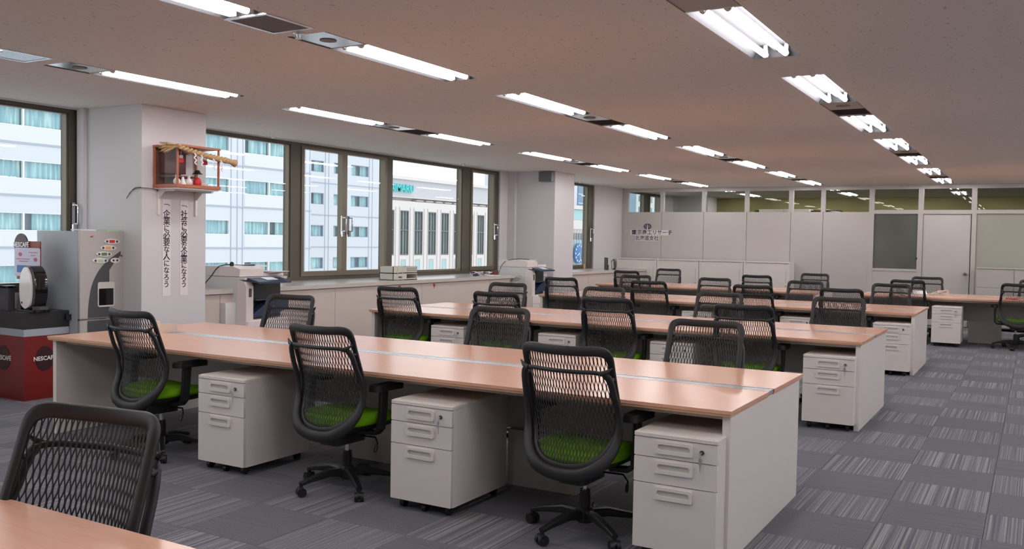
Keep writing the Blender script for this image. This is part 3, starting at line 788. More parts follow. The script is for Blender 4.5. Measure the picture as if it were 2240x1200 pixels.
CH = [
 (-2.30, 1.65, 189, 'dark mesh-back chair cut off at the bottom left, facing the corner desk'),
 (-5.11, 3.86, -4, 'mesh-back green-seat chair farthest from the aisle at the nearest full desk'),
 (-3.50, 3.88, -3, 'mesh-back green-seat chair in the middle of the near side of the nearest full desk'),
 (-1.955, 3.90, -2, 'largest mesh-back green-seat chair, beside the pedestal at the nearest desk end'),
 (-5.50, 5.80, 187, 'mesh-back chair across the nearest full desk, in front of the near copier'),
 (-3.42, 5.80, 184, 'mesh-back chair in the middle of the far side of the nearest full desk'),
 (-1.84, 5.76, 182, 'mesh-back chair on the far side of the nearest full desk, closest to the aisle'),
 (-5.70, 7.50, 4, 'mesh-back chair at the window end of the near side of the second desk'),
 (-4.50, 7.48, 4, 'mesh-back chair second from the windows on the near side of the second desk'),
 (-3.33, 7.47, 1, 'mesh-back chair third from the windows on the near side of the second desk'),
 (-2.09, 7.46, 1, 'mesh-back chair nearest the aisle on the near side of the second desk'),
 (-5.36, 9.25, 180+3, 'mesh-back chair across the second desk, in front of the far copier'),
 (-4.12, 9.23, 180+1, 'mesh-back chair second from the windows on the far side of the second desk'),
 (-2.80, 9.18, 180-2, 'mesh-back chair third from the windows on the far side of the second desk'),
 (-1.64, 9.23, 180+0, 'mesh-back chair nearest the aisle on the far side of the second desk'),
 (-5.70, 11.23, 2, 'mesh-back chair at the window end of the near side of the third desk'),
 (-4.40, 11.21, 0+2, 'mesh-back chair second from the windows on the near side of the third desk'),
 (-3.03, 11.21, 0+1, 'mesh-back chair third from the windows on the near side of the third desk'),
 (-1.98, 11.22, 0+0, 'mesh-back chair nearest the aisle on the near side of the third desk'),
 (-5.34, 13.13, 180+3, 'mesh-back chair at the window end of the far side of the third desk'),
 (-4.08, 13.10, 180-2, 'mesh-back chair second from the windows on the far side of the third desk'),
 (-2.80, 13.18, 180-1, 'mesh-back chair third from the windows on the far side of the third desk'),
 (-1.69, 13.30, 180+0, 'mesh-back chair nearest the aisle on the far side of the third desk'),
 (-6.30, 14.98, 0-3, 'mesh-back chair at the left end of the short desk, near side'),
 (-3.98, 14.96, 0-2, 'mesh-back chair at the right end of the short desk, near side'),
 (-6.22, 16.98, 180+2, 'mesh-back chair behind the short desk in front of the white cabinets'),
 (-3.44, 16.95, 180-2, 'mesh-back chair behind the short desk, right of the white cabinets'),
 (-1.70, 15.14, 0+2, 'mesh-back chair on the near side of the far right desk, left of its pedestal'),
 (-1.60, 17.05, 180+2, 'mesh-back chair behind the far right desk, in front of the door'),
 (-.18, 15.12, 0+10, 'mesh-back green-seat chair at the right edge of the frame'),
 (.02, 17.10, 180+0, 'mesh-back chair behind the far right desk, cut by the right edge')]
for x, y, a, lb in CH: place_chair(x, y, R_(a), lb, GF)

# ------------------------------------------------------------ low sliding-door cabinets at the partition
def cabinet_proto():
    t = thing('low_cabinet', '', 'cabinet'); W, D, H = .925, .42, 1.14
    b = MB().box(0, W, .03, D, .05, H-.02).box(0, .03, 0, .03, .05, H-.02).box(W-.03, W, 0, .03, .05, H-.02).box(0, W, -.004, D, H-.02, H).box(0, W, 0, .03, .03, .07).box(.0, W, .02, D, 0, .05)
    obj('body', b, M['white'], t, False)
    obj('sliding_door', MB().box(.03, W/2+.02, .012, .022, .07, H-.03), M['white'], t, False)
    d = obj('sliding_door', MB().box(W/2-.02, W-.03, .004, .011, .07, H-.04), M['white'], t, False)
    obj('pull', MB().box(W-.075, W-.062, -.001, .004, .72, .98), M['recess'], d, False)
    obj('lock', MB().lathe([(.01, -.006), (.01, 0)], (W-.068, .004, .66), 10, axis='y'), M['darkgrey'], d)
    return t
cb = cabinet_proto()
for k, nm in enumerate(('leftmost', 'second from left', 'third from left', 'rightmost')):
    lb = nm+' of the four low white sliding-door cabinets under the wall sign'; x = -8.0+.938*k
    if k == 0: cb.location = (x, 18.5, 0); cb['label'] = lb; cb['group'] = 'low white cabinets'
    else: dup(cb, (x, 18.5, 0), 0, lb, 'low white cabinets')
t = thing('low_cabinet', 'low beige cabinet beside the door at the right edge', 'cabinet', (-.93, 18.5, 0))
obj('body', MB().box(0, 1.8, .02, .42, .05, 1.12), M['parti'], t, False)
obj('top', MB().box(-.01, 1.81, -.01, .43, 1.12, 1.14), M['parti'], t, False)
for a, b in ((0, .6), (.6, 1.2), (1.2, 1.8)):
    obj('door', MB().box(a+.004, b-.004, 0, .02, .07, .78), M['parti'], t, False); obj('flap', MB().box(a+.004, b-.004, 0, .02, .785, 1.11), M['parti'], t, False)

# wall sign
def ellipse(cx, cz, rx, rz, n=28): return [(cx+rx*math.cos(2*PI*i/n), cz+rz*math.sin(2*PI*i/n)) for i in range(n)]
t = thing('wall_sign', 'white sign strips with black Japanese company lettering and a violet oval emblem', 'sign', (0, YP-.0, 0))
ob = obj('sign_strip', MB().box(-7.89, -6.985, -.006, 0, 1.648, 1.768), M['paper'], t, False)
letters('lettering', [('東京商工リサーチ', .118, -7.375, 1.706, -.0065, .0012), ('株式', .048, -7.81, 1.730, -.0065, .0012), ('会社', .048, -7.81, 1.683, -.0065, .0012)], M['ink'], ob, '-y')
ob = obj('sign_strip', MB().box(-7.775, -7.215, -.006, 0, 1.520, 1.645), M['paper'], t, False)
letters('lettering', [('北海道支社', .112, -7.495, 1.58, -.0065, .0012)], M['ink'], ob, '-y')
ob = obj('emblem', MB().prism(ellipse(-7.485, 1.842, .092, .066), -.006, 0, 'y'), M['logo'], t, False)
obj('needle', MB().prism([(-7.497, 1.776), (-7.473, 1.776), (-7.478, 1.84), (-7.485, 1.905), (-7.492, 1.84)], -.009, -.006, 'y'), M['whitetext'], ob, False)
letters('initials', [('TSR', .082, -7.485, 1.842, -.0075)], M['gold'], ob, '-y')

# speaker on the second pillar
t = thing('wall_speaker', 'small grey speaker box high on the second pillar', 'speaker', (-7.34, 13.93, 2.585))
obj('cabinet', MB().rbox(-.125, .125, -.11, -.001, -.085, .085, .008, 'y', 2), M['grey'], t)
g = MB()
for i in range(11): g.box(-.115, .115, -.114, -.11, -.075+i*.0145, -.069+i*.0145)
obj('grille', g, M['darkgrey'], t, False)

# hanging strips of calligraphy on the first pillar
def strip(label, y0, y1, z0, z1, txt, tilt=0):
    t = thing('calligraphy_strip', label, 'poster', (-7.2, (y0+y1)/2, z1), 0, 'vertical calligraphy strips on the pillar')
    W = y1-y0; H = z1-z0
    obj('paper', MB().box(.001, .004, -W/2, W/2, -H, 0), M['paper'], t, False)
    n = len(txt); items = []; step = (H-.075)/(n-.3); z = -.055
    for i, ch in enumerate(txt):
        if ch == '一': items.append(('一', .052, -.006, z, .0045, .0008))
        elif ch == '、': items.append(('、', .055, .045, -.045, .0045, .0006)); z += step*.62
        else: items.append((ch, .084 if ch not in 'になろう' else .070, 0, z, .0045, .0011))
        z -= step
    letters('lettering', items, M['ink'], t, 'x')
strip('left white paper strip with brushed Japanese motto on the pillar', 5.83, 5.925, .89, 1.815, '一、企業に必要な人になろう')
strip('right white paper strip with brushed Japanese motto on the pillar', 6.035, 6.13, .89, 1.81, '一、社会に必要な企業になろう')

# household shrine on a shelf
t = thing('wall_shelf', 'white bracket shelf on the pillar carrying the wooden shrine case', 'shelf', (-7.2, 5.97, 1.915))
obj('board', MB().box(.001, .33, -.24, .25, -.014, 0), M['white'], t, False)
for y in (-.19, .25):
    b = MB().box(.001, .018, y-.012, y+.012, -.25, -.014).box(.0, .24, y-.012, y+.012, -.03, -.014)
    b.prism([(.018, -.10), (.10, -.03), (.018, -.03)], y-.004, y+.004, 'y')
    obj('bracket', b, M['white'], t, False)
t = thing('shrine_case', 'reddish wooden glass-sided household shrine case above the calligraphy strips', 'shrine', (-7.19, 5.72, 1.917))
W, D, H = .50, .33, .395; pz = .016
obj('base_board', MB().box(0, D+.01, -.005, W+.005, 0, .028), M['cedar'], t, False)
obj('roof_board', MB().box(0, D+.01, -.005, W+.005, H-.018, H), M['cedar'], t, False)
for x in (0, D-pz):
    for y in (0, W-pz): obj('post', MB().box(x, x+pz, y, y+pz, .028, H-.018), M['cedar'], t, False)
obj('back_board', MB().box(0, .006, pz, W-.19, .028, H-.018), M['cedar_back'], t, False)
for (a, b, c, d2) in ((pz, D-pz, .006, .009), (pz, D-pz, W-.009, W-.006)): obj('side_pane', MB().box(a, b, c, d2, .028, H-.018), M['glass'], t, False)
obj('inner_shrine', MB().box(.02, .09, .06, .30, .14, .33).prism([(.04, .33), (.32, .33), (.18, .375)], .01, .11, 'x').box(.02, .20, .05, .32, .10, .115), M['cedar_back'], t, False)
X0, Y_, Z_ = -7.19, 5.72, 1.945
def on_shrine(nm, prof, x, y, m, lb, cat, n=16): 
    return tag(obj(nm, MB().lathe(prof, (0, 0, 0), n), m, loc=(X0+x, Y_+y, Z_)), lb, cat)
vase = [(.02, 0), (.032, .015), (.034, .035), (.022, .055), (.012, .065), (.014, .085), (.017, .09)]
for k, y in enumerate((.06, .20)): on_shrine('offering_vase', vase, .25, y, M['ceramic'], ('left', 'right')[k]+' round white ceramic offering jar in the shrine case', 'vase')['group'] = 'ceramic jars in the shrine'
on_shrine('offering_cone', [(.036, 0), (.03, .01), (.012, .06), (.010, .075)], .25, .13, M['ceramic'], 'white cone-shaped ceramic stand between the two jars in the shrine', 'vase')
on_shrine('red_figurine', [(.03, 0), (.038, .02), (.036, .045), (.024, .07), (.01, .08)], .25, .30, M['brightred'], 'round red figurine under the small black hat in the shrine', 'figurine')
on_shrine('offering_dish', [(.04, 0), (.05, .02), (.05, .03)], .25, .365, M['ceramic'], 'white dish at the right end of the shrine case', 'dish')
tag(obj('little_hat', MB().lathe([(.05, .11), (.03, .125), (.022, .145), (.012, .15)], (0, 0, 0), 14).cyl((0, 0, .08), (0, 0, .11), .003, 6), M['black'], loc=(X0+.25, Y_+.30, Z_)), 'small black hat-shaped ornament above the red figurine', 'ornament')
# straw rope hung across the front
N = 46; cr_ = []
for i in range(N):
    s_ = i/(N-1); cr_.append((X0+D+.03-.015*s_, Y_-.02+s_*.60, 1.917+.372-.085*s_-.012*math.sin(PI*s_)))
t = thing('straw_rope', 'twisted straw rope with frayed tuft hung across the front of the shrine case', 'rope', (0, 0, 0))
for ph in (0, PI):
    pts = []; rs = []
    for i, (x, y, z) in enumerate(cr_):
        s_ = i/(N-1); a = ph+s_*2*PI*6.5; rad = .012
        pts.append((x+rad*math.cos(a), y, z+rad*math.sin(a))); rs.append(.012+.008*min(1, s_*1.3))
    obj('strand', MB().tube(pts, rs, 8, up=(1, 0, 0)), M['straw'], t)
e = cr_[-1]
obj('rope_knob', MB().sweep([(e[0], e[1]-.04, e[2]+.004), (e[0], e[1], e[2]), (e[0], e[1]+.05, e[2]-.008), (e[0], e[1]+.10, e[2]-.018)], [circ(.024, 12), circ(.027, 12), circ(.024, 12), circ(.038, 12)], up=(1, 0, 0)), M['straw'], t)
b = MB(); s0 = cr_[0]
for i in range(70):
    a = random.uniform(-1, 1); c = random.uniform(-1, 1); L = random.uniform(.10, .17)
    b.tube([(s0[0]+.008*c, s0[1]+.05, s0[2]+.006*a), (s0[0]+.02*c, s0[1]-.03, s0[2]+.012*a), (s0[0]+.05*c-.04, s0[1]-L*.9, s0[2]-.02+.05*a)], .0022, 4)
tf = obj('tuft', b, M['straw'], t); tf['kind'] = 'stuff'
for k, s_ in enumerate((.30, .44, .68, .84)):
    i = int(s_*(N-1)); x, y, z = cr_[i]; z -= .015; pts = [(x+.024, y, z)]
    for q in range(5): pts.append((x+.024, y+(.016 if q % 2 == 0 else -.006)+.003*q, z-.022*(q+1)))
    b = MB()
    for q in range(5):
        (xx, ya, za), (_, yb, zb) = pts[q], pts[q+1]
        b.add([(xx, ya-.009, za), (xx, ya+.009, za), (xx, yb+.009, zb), (xx, yb-.009, zb), (xx+.001, ya-.009, za), (xx+.001, ya+.009, za), (xx+.001, yb+.009, zb), (xx+.001, yb-.009, zb)], [(0, 1, 2, 3), (7, 6, 5, 4), (0, 4, 5, 1), (1, 5, 6, 2), (2, 6, 7, 3), (3, 7, 4, 0)])
    obj('paper_zigzag', b, M['paper'], t, False)
for k, y in enumerate((5.82, 6.10)):
    tg = thing('red_tag', ('left', 'right')[k]+' white and red paper ornament inside the shrine case', 'ornament', (-6.93, y, 2.17), 0, 'red and white ornaments')
    obj('white_band', MB().rbox(-.004, .004, -.02, .02, .02, .05, .008, 'x', 2), M['paper'], tg, False)
    obj('red_band', MB().rbox(-.005, .005, -.028, .028, -.02, .02, .008, 'x', 2), M['brightred'], tg, False)
    obj('hanger', MB().cyl((0, 0, .05), (0, 0, .12), .0015, 6), M['paper'], tg, False)
tag(obj('electric_cable', MB().tube(catmull([(-7.18, 5.75, 1.90), (-7.185, 5.66, 1.905), (-7.19, 5.585, 1.905), (-7.26, 5.585, 1.90), (-7.34, 5.588, 1.87), (-7.40, 5.59, 1.81), (-7.36, 5.588, 1.85), (-7.27, 5.58, 1.905), (-7.185, 5.58, 1.91)], 5), .003, 6), M['cord']), 'thin brown cord looping off the pillar beside the shrine shelf', 'cable')

# ------------------------------------------------------------ vending machine and coffee stand
t = thing('vending_machine', 'tall silver drinks machine with oval buttons standing before the first pillar', 'vending machine', (-7.46, 5.15, 0))
obj('body', MB().rbox(-.64, -.03, 0, .45, 0, 1.495, .008, 'z', 2), M['vendside'], t)
dr = obj('front_door', MB().rbox(-.03, 0, 0, .45, .70, 1.50, .006, 'z', 2), M['vend'], t)
obj('lower_door', MB().rbox(-.03, 0, 0, .45, .03, .685, .006, 'z', 2), M['vend'], t)
obj('seam_trim', MB().box(-.028, .003, -.002, .452, .687, .697), M['chrome'], t, False)
# curved black sweep panel
def arc(a, b, n): return [a+(b-a)*i/n for i in range(n+1)]
left = [(.085, .12), (.075, .40), (.078, .70), (.10, .92), (.15, 1.07), (.25, 1.20), (.42, 1.315)]
right = [(.42, 1.275), (.36, 1.22), (.30, 1.14), (.30, .12)]
def clip(P, z0, z1): return [(y, min(max(z, z0), z1)) for y, z in P]
lc = catmull(left, 5); poly = lc[::1]+right
up_ = [q for q in lc if q[1] >= .705]; up_ = [(up_[0][0], .705)]+up_
obj('black_sweep', MB().prism((up_+right[:3]+[(.30, .705)])[::-1], .0, .003, 'x'), M['darkgrey'], t, False)
lo_ = [q for q in lc if q[1] <= .68]
obj('black_sweep', MB().prism((lo_+[(lo_[-1][0], .68), (.40, .68), (.40, .12)])[::-1], .0, .003, 'x'), M['darkgrey'], t, False)
cb_ = obj('dispense_frame', MB().plate(rrect(.175, .35, .80, 1.03, .02, 4), rrect(.185, .34, .815, .97, .008, 4), 0, .012, 'x'), M['recess'], t)
obj('dispense_bay', MB().rbox(.0035, .006, .185, .34, .815, .97, .006, 'x', 2), M['blackgloss'], t)
for k, (y, z, m) in enumerate(((.325, 1.405, 'brightred'), (.285, 1.345, 'orange'), (.243, 1.287, 'leaf'), (.205, 1.227, 'palegreen'))):
    bt = obj('button_panel', MB().prism(ellipse(y, z, .082, .024, 20), 0, .007, 'x'), M['ceramic'], t, False)
    obj('label_window', MB().rbox(.007, .010, y-.028, y+.028, z-.014, z+.014, .005, 'x', 2), M[m], bt, False)
    for q in (-1, 1): obj('button', MB().cyl((.007, y+q*.052, z), (.011, y+q*.052, z), .011, 12), M['navy'], bt)
bt = obj('button_panel', MB().prism(ellipse(.36, 1.228, .05, .024, 20), 0, .007, 'x'), M['ceramic'], t, False)
for q in (-1, 1): obj('button', MB().cyl((.007, .36+q*.02, 1.228), (.011, .36+q*.02, 1.228), .010, 12), M['navy'], bt)
obj('lock_knob', MB().cyl((0, .43, 1.27), (.008, .43, 1.27), .008, 10), M['darkgrey'], t)
obj('badge', MB().prism([(.10, 1.44), (.135, 1.445), (.13, 1.455), (.11, 1.452)][::-1], 0, .003, 'x'), M['brightred'], t, False)
obj('side_label', MB().box(-.02, -.015, .4505, .452, 1.30, 1.44), M['paper'], t, False)
for k, (y, lb) in enumerate(((.10, 'thin pale booklet on top of the drinks machine, nearer end'), (.36, 'green-edged booklet on top of the drinks machine, far end'))):
    tag(obj('booklet', MB().box(-7.62, -7.47, 5.14+y-.07, 5.14+y+.08, 1.501, 1.513), M['paper'] if k == 0 else M['palegreen'], smooth=False), lb, 'booklet')

t = thing('coffee_counter', 'dark red branded coffee counter with black top at the left edge', 'counter', (-7.61, 4.72, 0))
SX, SY = .50, .42
obj('red_base', MB().box(-SX, 0, 0, SY, 0, .565), M['red'], t, False)
obj('silver_band', MB().box(-SX-.003, .003, -.003, SY+.003, .565, .628), M['silverband'], t, False)
obj('black_top', MB().box(-SX-.004, .004, -.004, SY+.004, .628, .775), M['black'], t, False)
for nm, yy in (('medallion', .19),):
    e_ = obj('medallion', MB().prism(ellipse(yy, .36, .085, .11), 0.0005, .003, 'x'), M['maroon'], t, False)
    letters('lettering', [('NESCAFÉ', .052, yy, .36, .0036, .001)], M['whitetext'], e_, 'x')
e_ = obj('medallion', MB().prism(ellipse(-.30, .36, .095, .11), -.003, -.0005, 'y'), M['maroon'], t, False)
letters('lettering', [('NESCAFÉ', .056, -.30, .36, -.0036, .001)], M['whitetext'], e_, '-y')
# capsule coffee machine
t = thing('coffee_machine', 'glossy black and cream capsule-shaped coffee machine on the red counter', 'coffee machine', (-7.71, 4.86, .775))
b = MB().rbox(-.13, .16, -.09, .10, 0, .022, .05, 'z', 5); obj('foot', b, M['blackgloss'], t)
prof = [(0, .0), (.07, .03), (.10, .10), (.108, .18), (.10, .26), (.075, .33), (.03, .375), (0, .385)]
def shell(x0, x1, s): 
    P = [(y*s, z) for y, z in catmull(prof, 4)]; P = P+[(-y, z) for y, z in P[1:-1]][::-1]
    return MB().prism(P, x0, x1, 'x')
bz = MB(); P0 = catmull(prof, 4)
pts = [(y, z) for y, z in P0]+[(-y, z) for y, z in P0[1:-1]][::-1]
# body lies along X, its oval side shield faces the viewer (-Y)
bz.prism([(y*1.0, z) for y, z in pts], -.055, .06, 'y'); obj('body', bz.transform(Matrix.Translation((.01, .01, .02))), M['blackgloss'], t, ang=50)
obj('cream_shield', MB().prism([(y*.78-.0, z*.96+.005) for y, z in pts], -.075, -.055, 'y').transform(Matrix.Translation((-.005, .01, .02))), M['creamgloss'], t, ang=50)
obj('spout', MB().rbox(.07, .13, -.03, .045, .20, .30, .015, 'z', 3), M['blackgloss'], t)
obj('drip_tray', MB().rbox(.05, .16, -.045, .06, .022, .05, .02, 'z', 3), M['darkgrey'], t)
for k in range(8):
    a, r_ = divmod(k, 4)
    obj('indicator', MB().box(.055+.02*a, .066+.02*a, -.058+.022*r_, -.048+.022*r_, .315-.0*a, .318).transform(Matrix.Translation((0, .02, .04-.018*a))), M['brightred'], t, False)
obj('power_button', MB().cyl((-.05, -.066, .08), (-.05, -.068, .08), .01, 12), M['navy'], t)
# poster stand behind
t = thing('coffee_poster', 'brown and red coffee poster board with round dark logo behind the coffee machine', 'poster', (-7.90, 4.99, .775))
obj('board', MB().box(-.255, .10, 0, .012, .27, .62), M['brownprint'], t, False)
obj('stand', MB().box(-.20, -.02, .002, .03, 0, .30), M['blackgloss'], t, False)
e_ = obj('round_logo', MB().prism(ellipse(-.17, .58, .105, .11), -.012, -.002, 'y'), M['maroon'], t, False)
letters('lettering', [('NESCAFÉ', .06, -.17, .585, -.0125, .001)], M['whitetext'], e_, '-y')
t = thing('menu_card', 'pale lilac menu card with blue box in front of the coffee poster', 'card', (-7.965, 4.96, .775))
obj('card', MB().rbox(-.17, .21, -.003, .003, .30, .56, .02, 'y', 3), M['lilac'], t, False)
obj('holder', MB().box(-.03, .03, .0, .02, 0, .32), M['black'], t, False)
obj('blue_box', MB().rbox(-.13, .10, -.005, -.003, .335, .40, .008, 'y', 2), M['blue'], t, False)
for x, z in ((-.08, .50), (.15, .455)): obj('pink_cup_print', MB().prism(ellipse(x, z, .026, .018, 14), -.005, -.003, 'y'), M['pink'], t, False)
for x0_, x1_, z in ((.05, .18, .515), (.08, .15, .49), (-.14, .06, .455), (-.10, .04, .435)): obj('print_line', MB().box(x0_, x1_, -.0045, -.003, z, z+.006), M['pink'], t, False)
t = thing('dispenser', 'dark dispenser beside the coffee machine at the left frame edge', 'dispenser', (-8.0, 4.80, .775))
obj('body', MB().rbox(-.09, .06, -.04, .05, 0, .20, .02, 'z', 3), M['darkgrey'], t); obj('lid', MB().rbox(-.095, .065, -.045, .055, .20, .22, .02, 'z', 3), M['blackgloss'], t)
tag(obj('power_box', MB().rbox(-7.60, -7.58, 5.10, 5.16, .69, .74, .004, 'z', 2), M['black']), 'small black box on the side of the red counter', 'box')

# ------------------------------------------------------------ copiers
def copier_proto():
    # local: front faces +X, near side faces -Y; origin at the near front floor corner
    t = thing('copier', '', 'copier'); D, W = .64, .62
    obj('lower_body', MB().rbox(-D, 0, 0, W, .03, .60, .015, 'z', 2), M['copier2'], t)
    obj('side_tray_unit', MB().rbox(-D-.02, -.15, -.14, 0, .20, .78, .012, 'y', 2), M['copier'], t)
    obj('side_recess', MB().rbox(-D+.03, -.21, -.144, -.14, .30, .64, .012, 'y', 2), M['recess'], t)
    obj('side_vent', MB().box(-D+.10, -.36, -.143, -.14, .725, .745), M['recess'], t, False)
    obj('upper_body', MB().prism([(-D, .60), (-.13, .60), (-.13, 1.02), (-D, 1.02)], 0, W, 'y'), M['copier'], t, False)
    obj('front_column', MB().prism([(-.13, .60), (0, .60), (0, .95), (-.03, 1.0), (-.13, 1.025)], 0, .10, 'y'), M['copier2'], t, False)
    obj('cavity', MB().box(-.13, -.125, .10, W, .60, .98), M['black'], t, False)
    obj('tray_blue', MB().prism([(.10, .62), (.30, .64), (.50, .66), (W, .70), (W, .80), (.42, .80), (.30, .77), (.18, .70), (.10, .655)], -.12, -.005, 'x'), M['navy'], t, ang=60)
    obj('output_tray', MB().box(-.12, .02, .12, W, .80, .815), M['navy'], t, False)
    obj('column_labels', MB().box(0, .002, .035, .075, .84, .93).box(.0, .0025, .04, .07, .845, .86), M['darkgrey'], t, False)
    obj('scanner_deck', MB().rbox(-D, -.02, .0, W, 1.02, 1.045, .01, 'z', 2), M['copier'], t)
    for a, b_ in ((.0, 0),):
        l = MB().box(-D+.0, -.16, -.002, 0, .945, .948).box(-D, -.2, -.002, 0, .90, .903).box(-D+.02, -.20, -.0025, 0, .77, .772).box(-.30, -.24, -.003, 0, .83, .85)
        obj('side_joint', l, M['recess'], t, False)
    # document feeder
    obj('document_feeder', MB().prism([(-D+.0, 1.05), (-.10, 1.05), (-.09, 1.13), (-.20, 1.155), (-D, 1.15)], .0, .34, 'y'), M['copier2'], t, False)
    obj('feeder_tray', MB().add([(-D+.1, .32, 1.12), (-.22, .32, 1.12), (-.22, .54, 1.15), (-D+.1, .54, 1.15), (-D+.1, .32, 1.13), (-.22, .32, 1.13), (-.22, .54, 1.16), (-D+.1, .54, 1.16)], [(0, 3, 2, 1), (4, 5, 6, 7), (0, 1, 5, 4), (1, 2, 6, 5), (2, 3, 7, 6), (3, 0, 4, 7)]), M['copier'], t, False)
    obj('feeder_base', MB().box(-D+.05, -.08, .34, W, 1.05, 1.085), M['copier2'], t, False)
    # navy control panel reaching forward
    cp = obj('control_panel', MB().prism([(-.06, 1.025), (.15, .985), (.15, 1.005), (-.06, 1.05)], .03, .50, 'y'), M['navy'], t, False)
    obj('display', MB().add([(.0, .20, 1.042), (.10, .20, 1.020), (.10, .36, 1.020), (.0, .36, 1.042), (.0, .20, 1.044), (.10, .20, 1.022), (.10, .36, 1.022), (.0, .36, 1.044)], [(4, 5, 6, 7), (0, 1, 5, 4), (1, 2, 6, 5), (2, 3, 7, 6), (3, 0, 4, 7)]), M['screen'], cp, False)
    for k, (a, b_) in enumerate(((.06, .20), (.20, .33), (.33, .46), (.46, .59))):
        p_ = obj('paper_drawer', MB().rbox(0, .012, .01, W-.01, a, b_-.006, .004, 'x', 2), M['copier2'], t, False)
        obj('drawer_grip', MB().rbox(.012, .016, W/2-.08, W/2+.08, b_-.04, b_-.02, .006, 'x', 2), M['recess'], p_, False)
    for x, y in ((-D+.06, .06), (-.06, .06), (-D+.06, W-.06), (-.06, W-.06)): obj('caster', MB().cyl((x, y-.015, .03), (x, y+.015, .03), .03, 12), M['black'], t)
    return t
cp = copier_proto(); cp.location = (-7.10, 6.80, 0); cp['label'] = 'near white office copier with navy panel, right of the first pillar'; cp['group'] = 'white office copiers'
dup(cp, (-7.06, 12.92, 0), 0, 'far white office copier beside the second pillar', 'white office copiers')
def cable(nm, lb, pts, r=.006, plug=True, plug2=True):
    t = thing(nm, lb, 'cable', pts[0])
    o_ = Vector(pts[0]); P = [tuple(Vector(p)-o_) for p in catmull(pts, 6)]
    obj('cord', MB().tube(P, r, 7), M['cord'], t)
    if plug: obj('plug', MB().lathe([(.012, -.02), (.024, -.01), (.024, .015), (.01, .03)], P[0], 10), M['cord'], t)
    if plug2: obj('plug', MB().cyl(P[-1], tuple(Vector(P[-1])+Vector((.012, 0, -.04))), .012, 8), M['cord'], t)
cable('black_cable', 'black cable arching down the side of the near copier', [(-7.42, 6.90, 1.17), (-7.50, 6.80, 1.15), (-7.55, 6.74, 1.05), (-7.57, 6.66, .95), (-7.52, 6.64, .86), (-7.46, 6.63, .80)])
cable('looped_cable', 'thin black cable loop on top of the near copier feeder', [(-7.40, 6.92, 1.168), (-7.33, 7.0, 1.165), (-7.28, 7.08, 1.17), (-7.22, 7.02, 1.165), (-7.30, 6.93, 1.165)], .004, False, False)
cable('black_cable', 'black cable arching down the side of the far copier', [(-7.25, 13.15, 1.17), (-7.45, 13.05, 1.175), (-7.58, 12.90, 1.12), (-7.62, 12.80, .95), (-7.66, 12.78, .80)], .005, False, False)
# papers on the copiers
for k in range(4):
    b = MB().box(-.15, .15, -.10, .11, 0, .004); tag(obj('paper_sheet', b, M['paper'], loc=(-7.26+.025*k, 7.28-.01*k, 1.0855+.0045*k), rz=.10*k-.1, smooth=False), ('lowest', 'second lowest', 'second highest', 'topmost')[k]+' sheet of the loose paper stack on the near copier', 'paper', 'papers on the near copier')
b = MB()
for i in range(8):
    x = i/7; 
    b.v += [(-.22+.44*x, -.01, .09*math.sin(x*2.2)+.02), (-.22+.44*x, -.14, .05*math.sin(x*2.2))]
n_ = 16; b.v += [(x, y, z-.004) for x, y, z in b.v]
for i in range(7):
    a = 2*i; b.f += [(a, a+1, a+3, a+2), (a+n_, a+2+n_, a+3+n_, a+1+n_)]; b.m += [0, 0]
tag(obj('newspaper', b, M['grey'], loc=(-7.42, 12.78, .785)), 'crumpled grey newspaper lying on the side tray of the far copier', 'newspaper')

# things on the sill
def letter_tray(z, lb):
    t = thing('letter_tray', lb, 'tray', (-7.52, 9.96, z), 0, 'stacked beige trays on the sill'); w, d, h = .115, .27, .088
    b = MB().box(-w, w, -d, d, 0, .008).box(-w, w, -d, -d+.008, 0, h).box(-w, -w+.008, -d, d, 0, h).box(-w, w, d-.008, d, 0, h)
    b.box(w-.006, w, -d, -d+.30, 0, h).box(w-.006, w, -d+.30, d, 0, .02).box(w-.002, w+.003, -d+.09, -d+.11, 0, h).box(w-.002, w+.003, -d+.20, -d+.22, 0, h).box(w-.006, w, -d+.30, d, h-.01, h)
    obj('shell', b, M['tray'], t, False)
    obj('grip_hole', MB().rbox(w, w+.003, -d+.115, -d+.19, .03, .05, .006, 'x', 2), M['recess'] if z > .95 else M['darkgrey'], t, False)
letter_tray(ZS, 'lower beige plastic tray of the stack on the window sill'); letter_tray(ZS+.092, 'upper beige plastic tray of the stack on the window sill')
t = thing('cable_bundle', 'heap of white and dark cables on the sill beside the far copier', 'cable bundle', (-7.55, 12.1, ZS))
for k in range(7):
    P = [(.10*math.cos(a+k)*random.uniform(.5, 1)+random.uniform(-.03, .03), .22*math.sin(a*1.3+k)*random.uniform(.4, 1), .012+.05*abs(math.sin(a*2+k))) for a in [i*.7 for i in range(9)]]
    obj('cable_loop', MB().tube(catmull(P, 4), .006, 6), M['paper'] if k % 3 else M['cord'], t)
tag(obj('adapter', MB().rbox(-.04, .04, -.03, .03, 0, .035, .01, 'z', 3), M['navy'], loc=(-7.50, 11.90, ZS)), 'dark power adapter in front of the cable heap on the sill', 'adapter')
tag(obj('paper_sheet', MB().box(-.12, .12, -.16, .16, 0, .005), M['paper'], loc=(-7.5, 12.3, ZS), smooth=False), 'white paper under the cable heap on the sill', 'paper')
tag(obj('small_box', MB().rbox(-.05, .05, -.05, .05, 0, .07, .006, 'z', 2), M['cedar_back'], loc=(-7.6, 12.62, ZS)), 'small brown box at the window corner beside the cable heap', 'box')
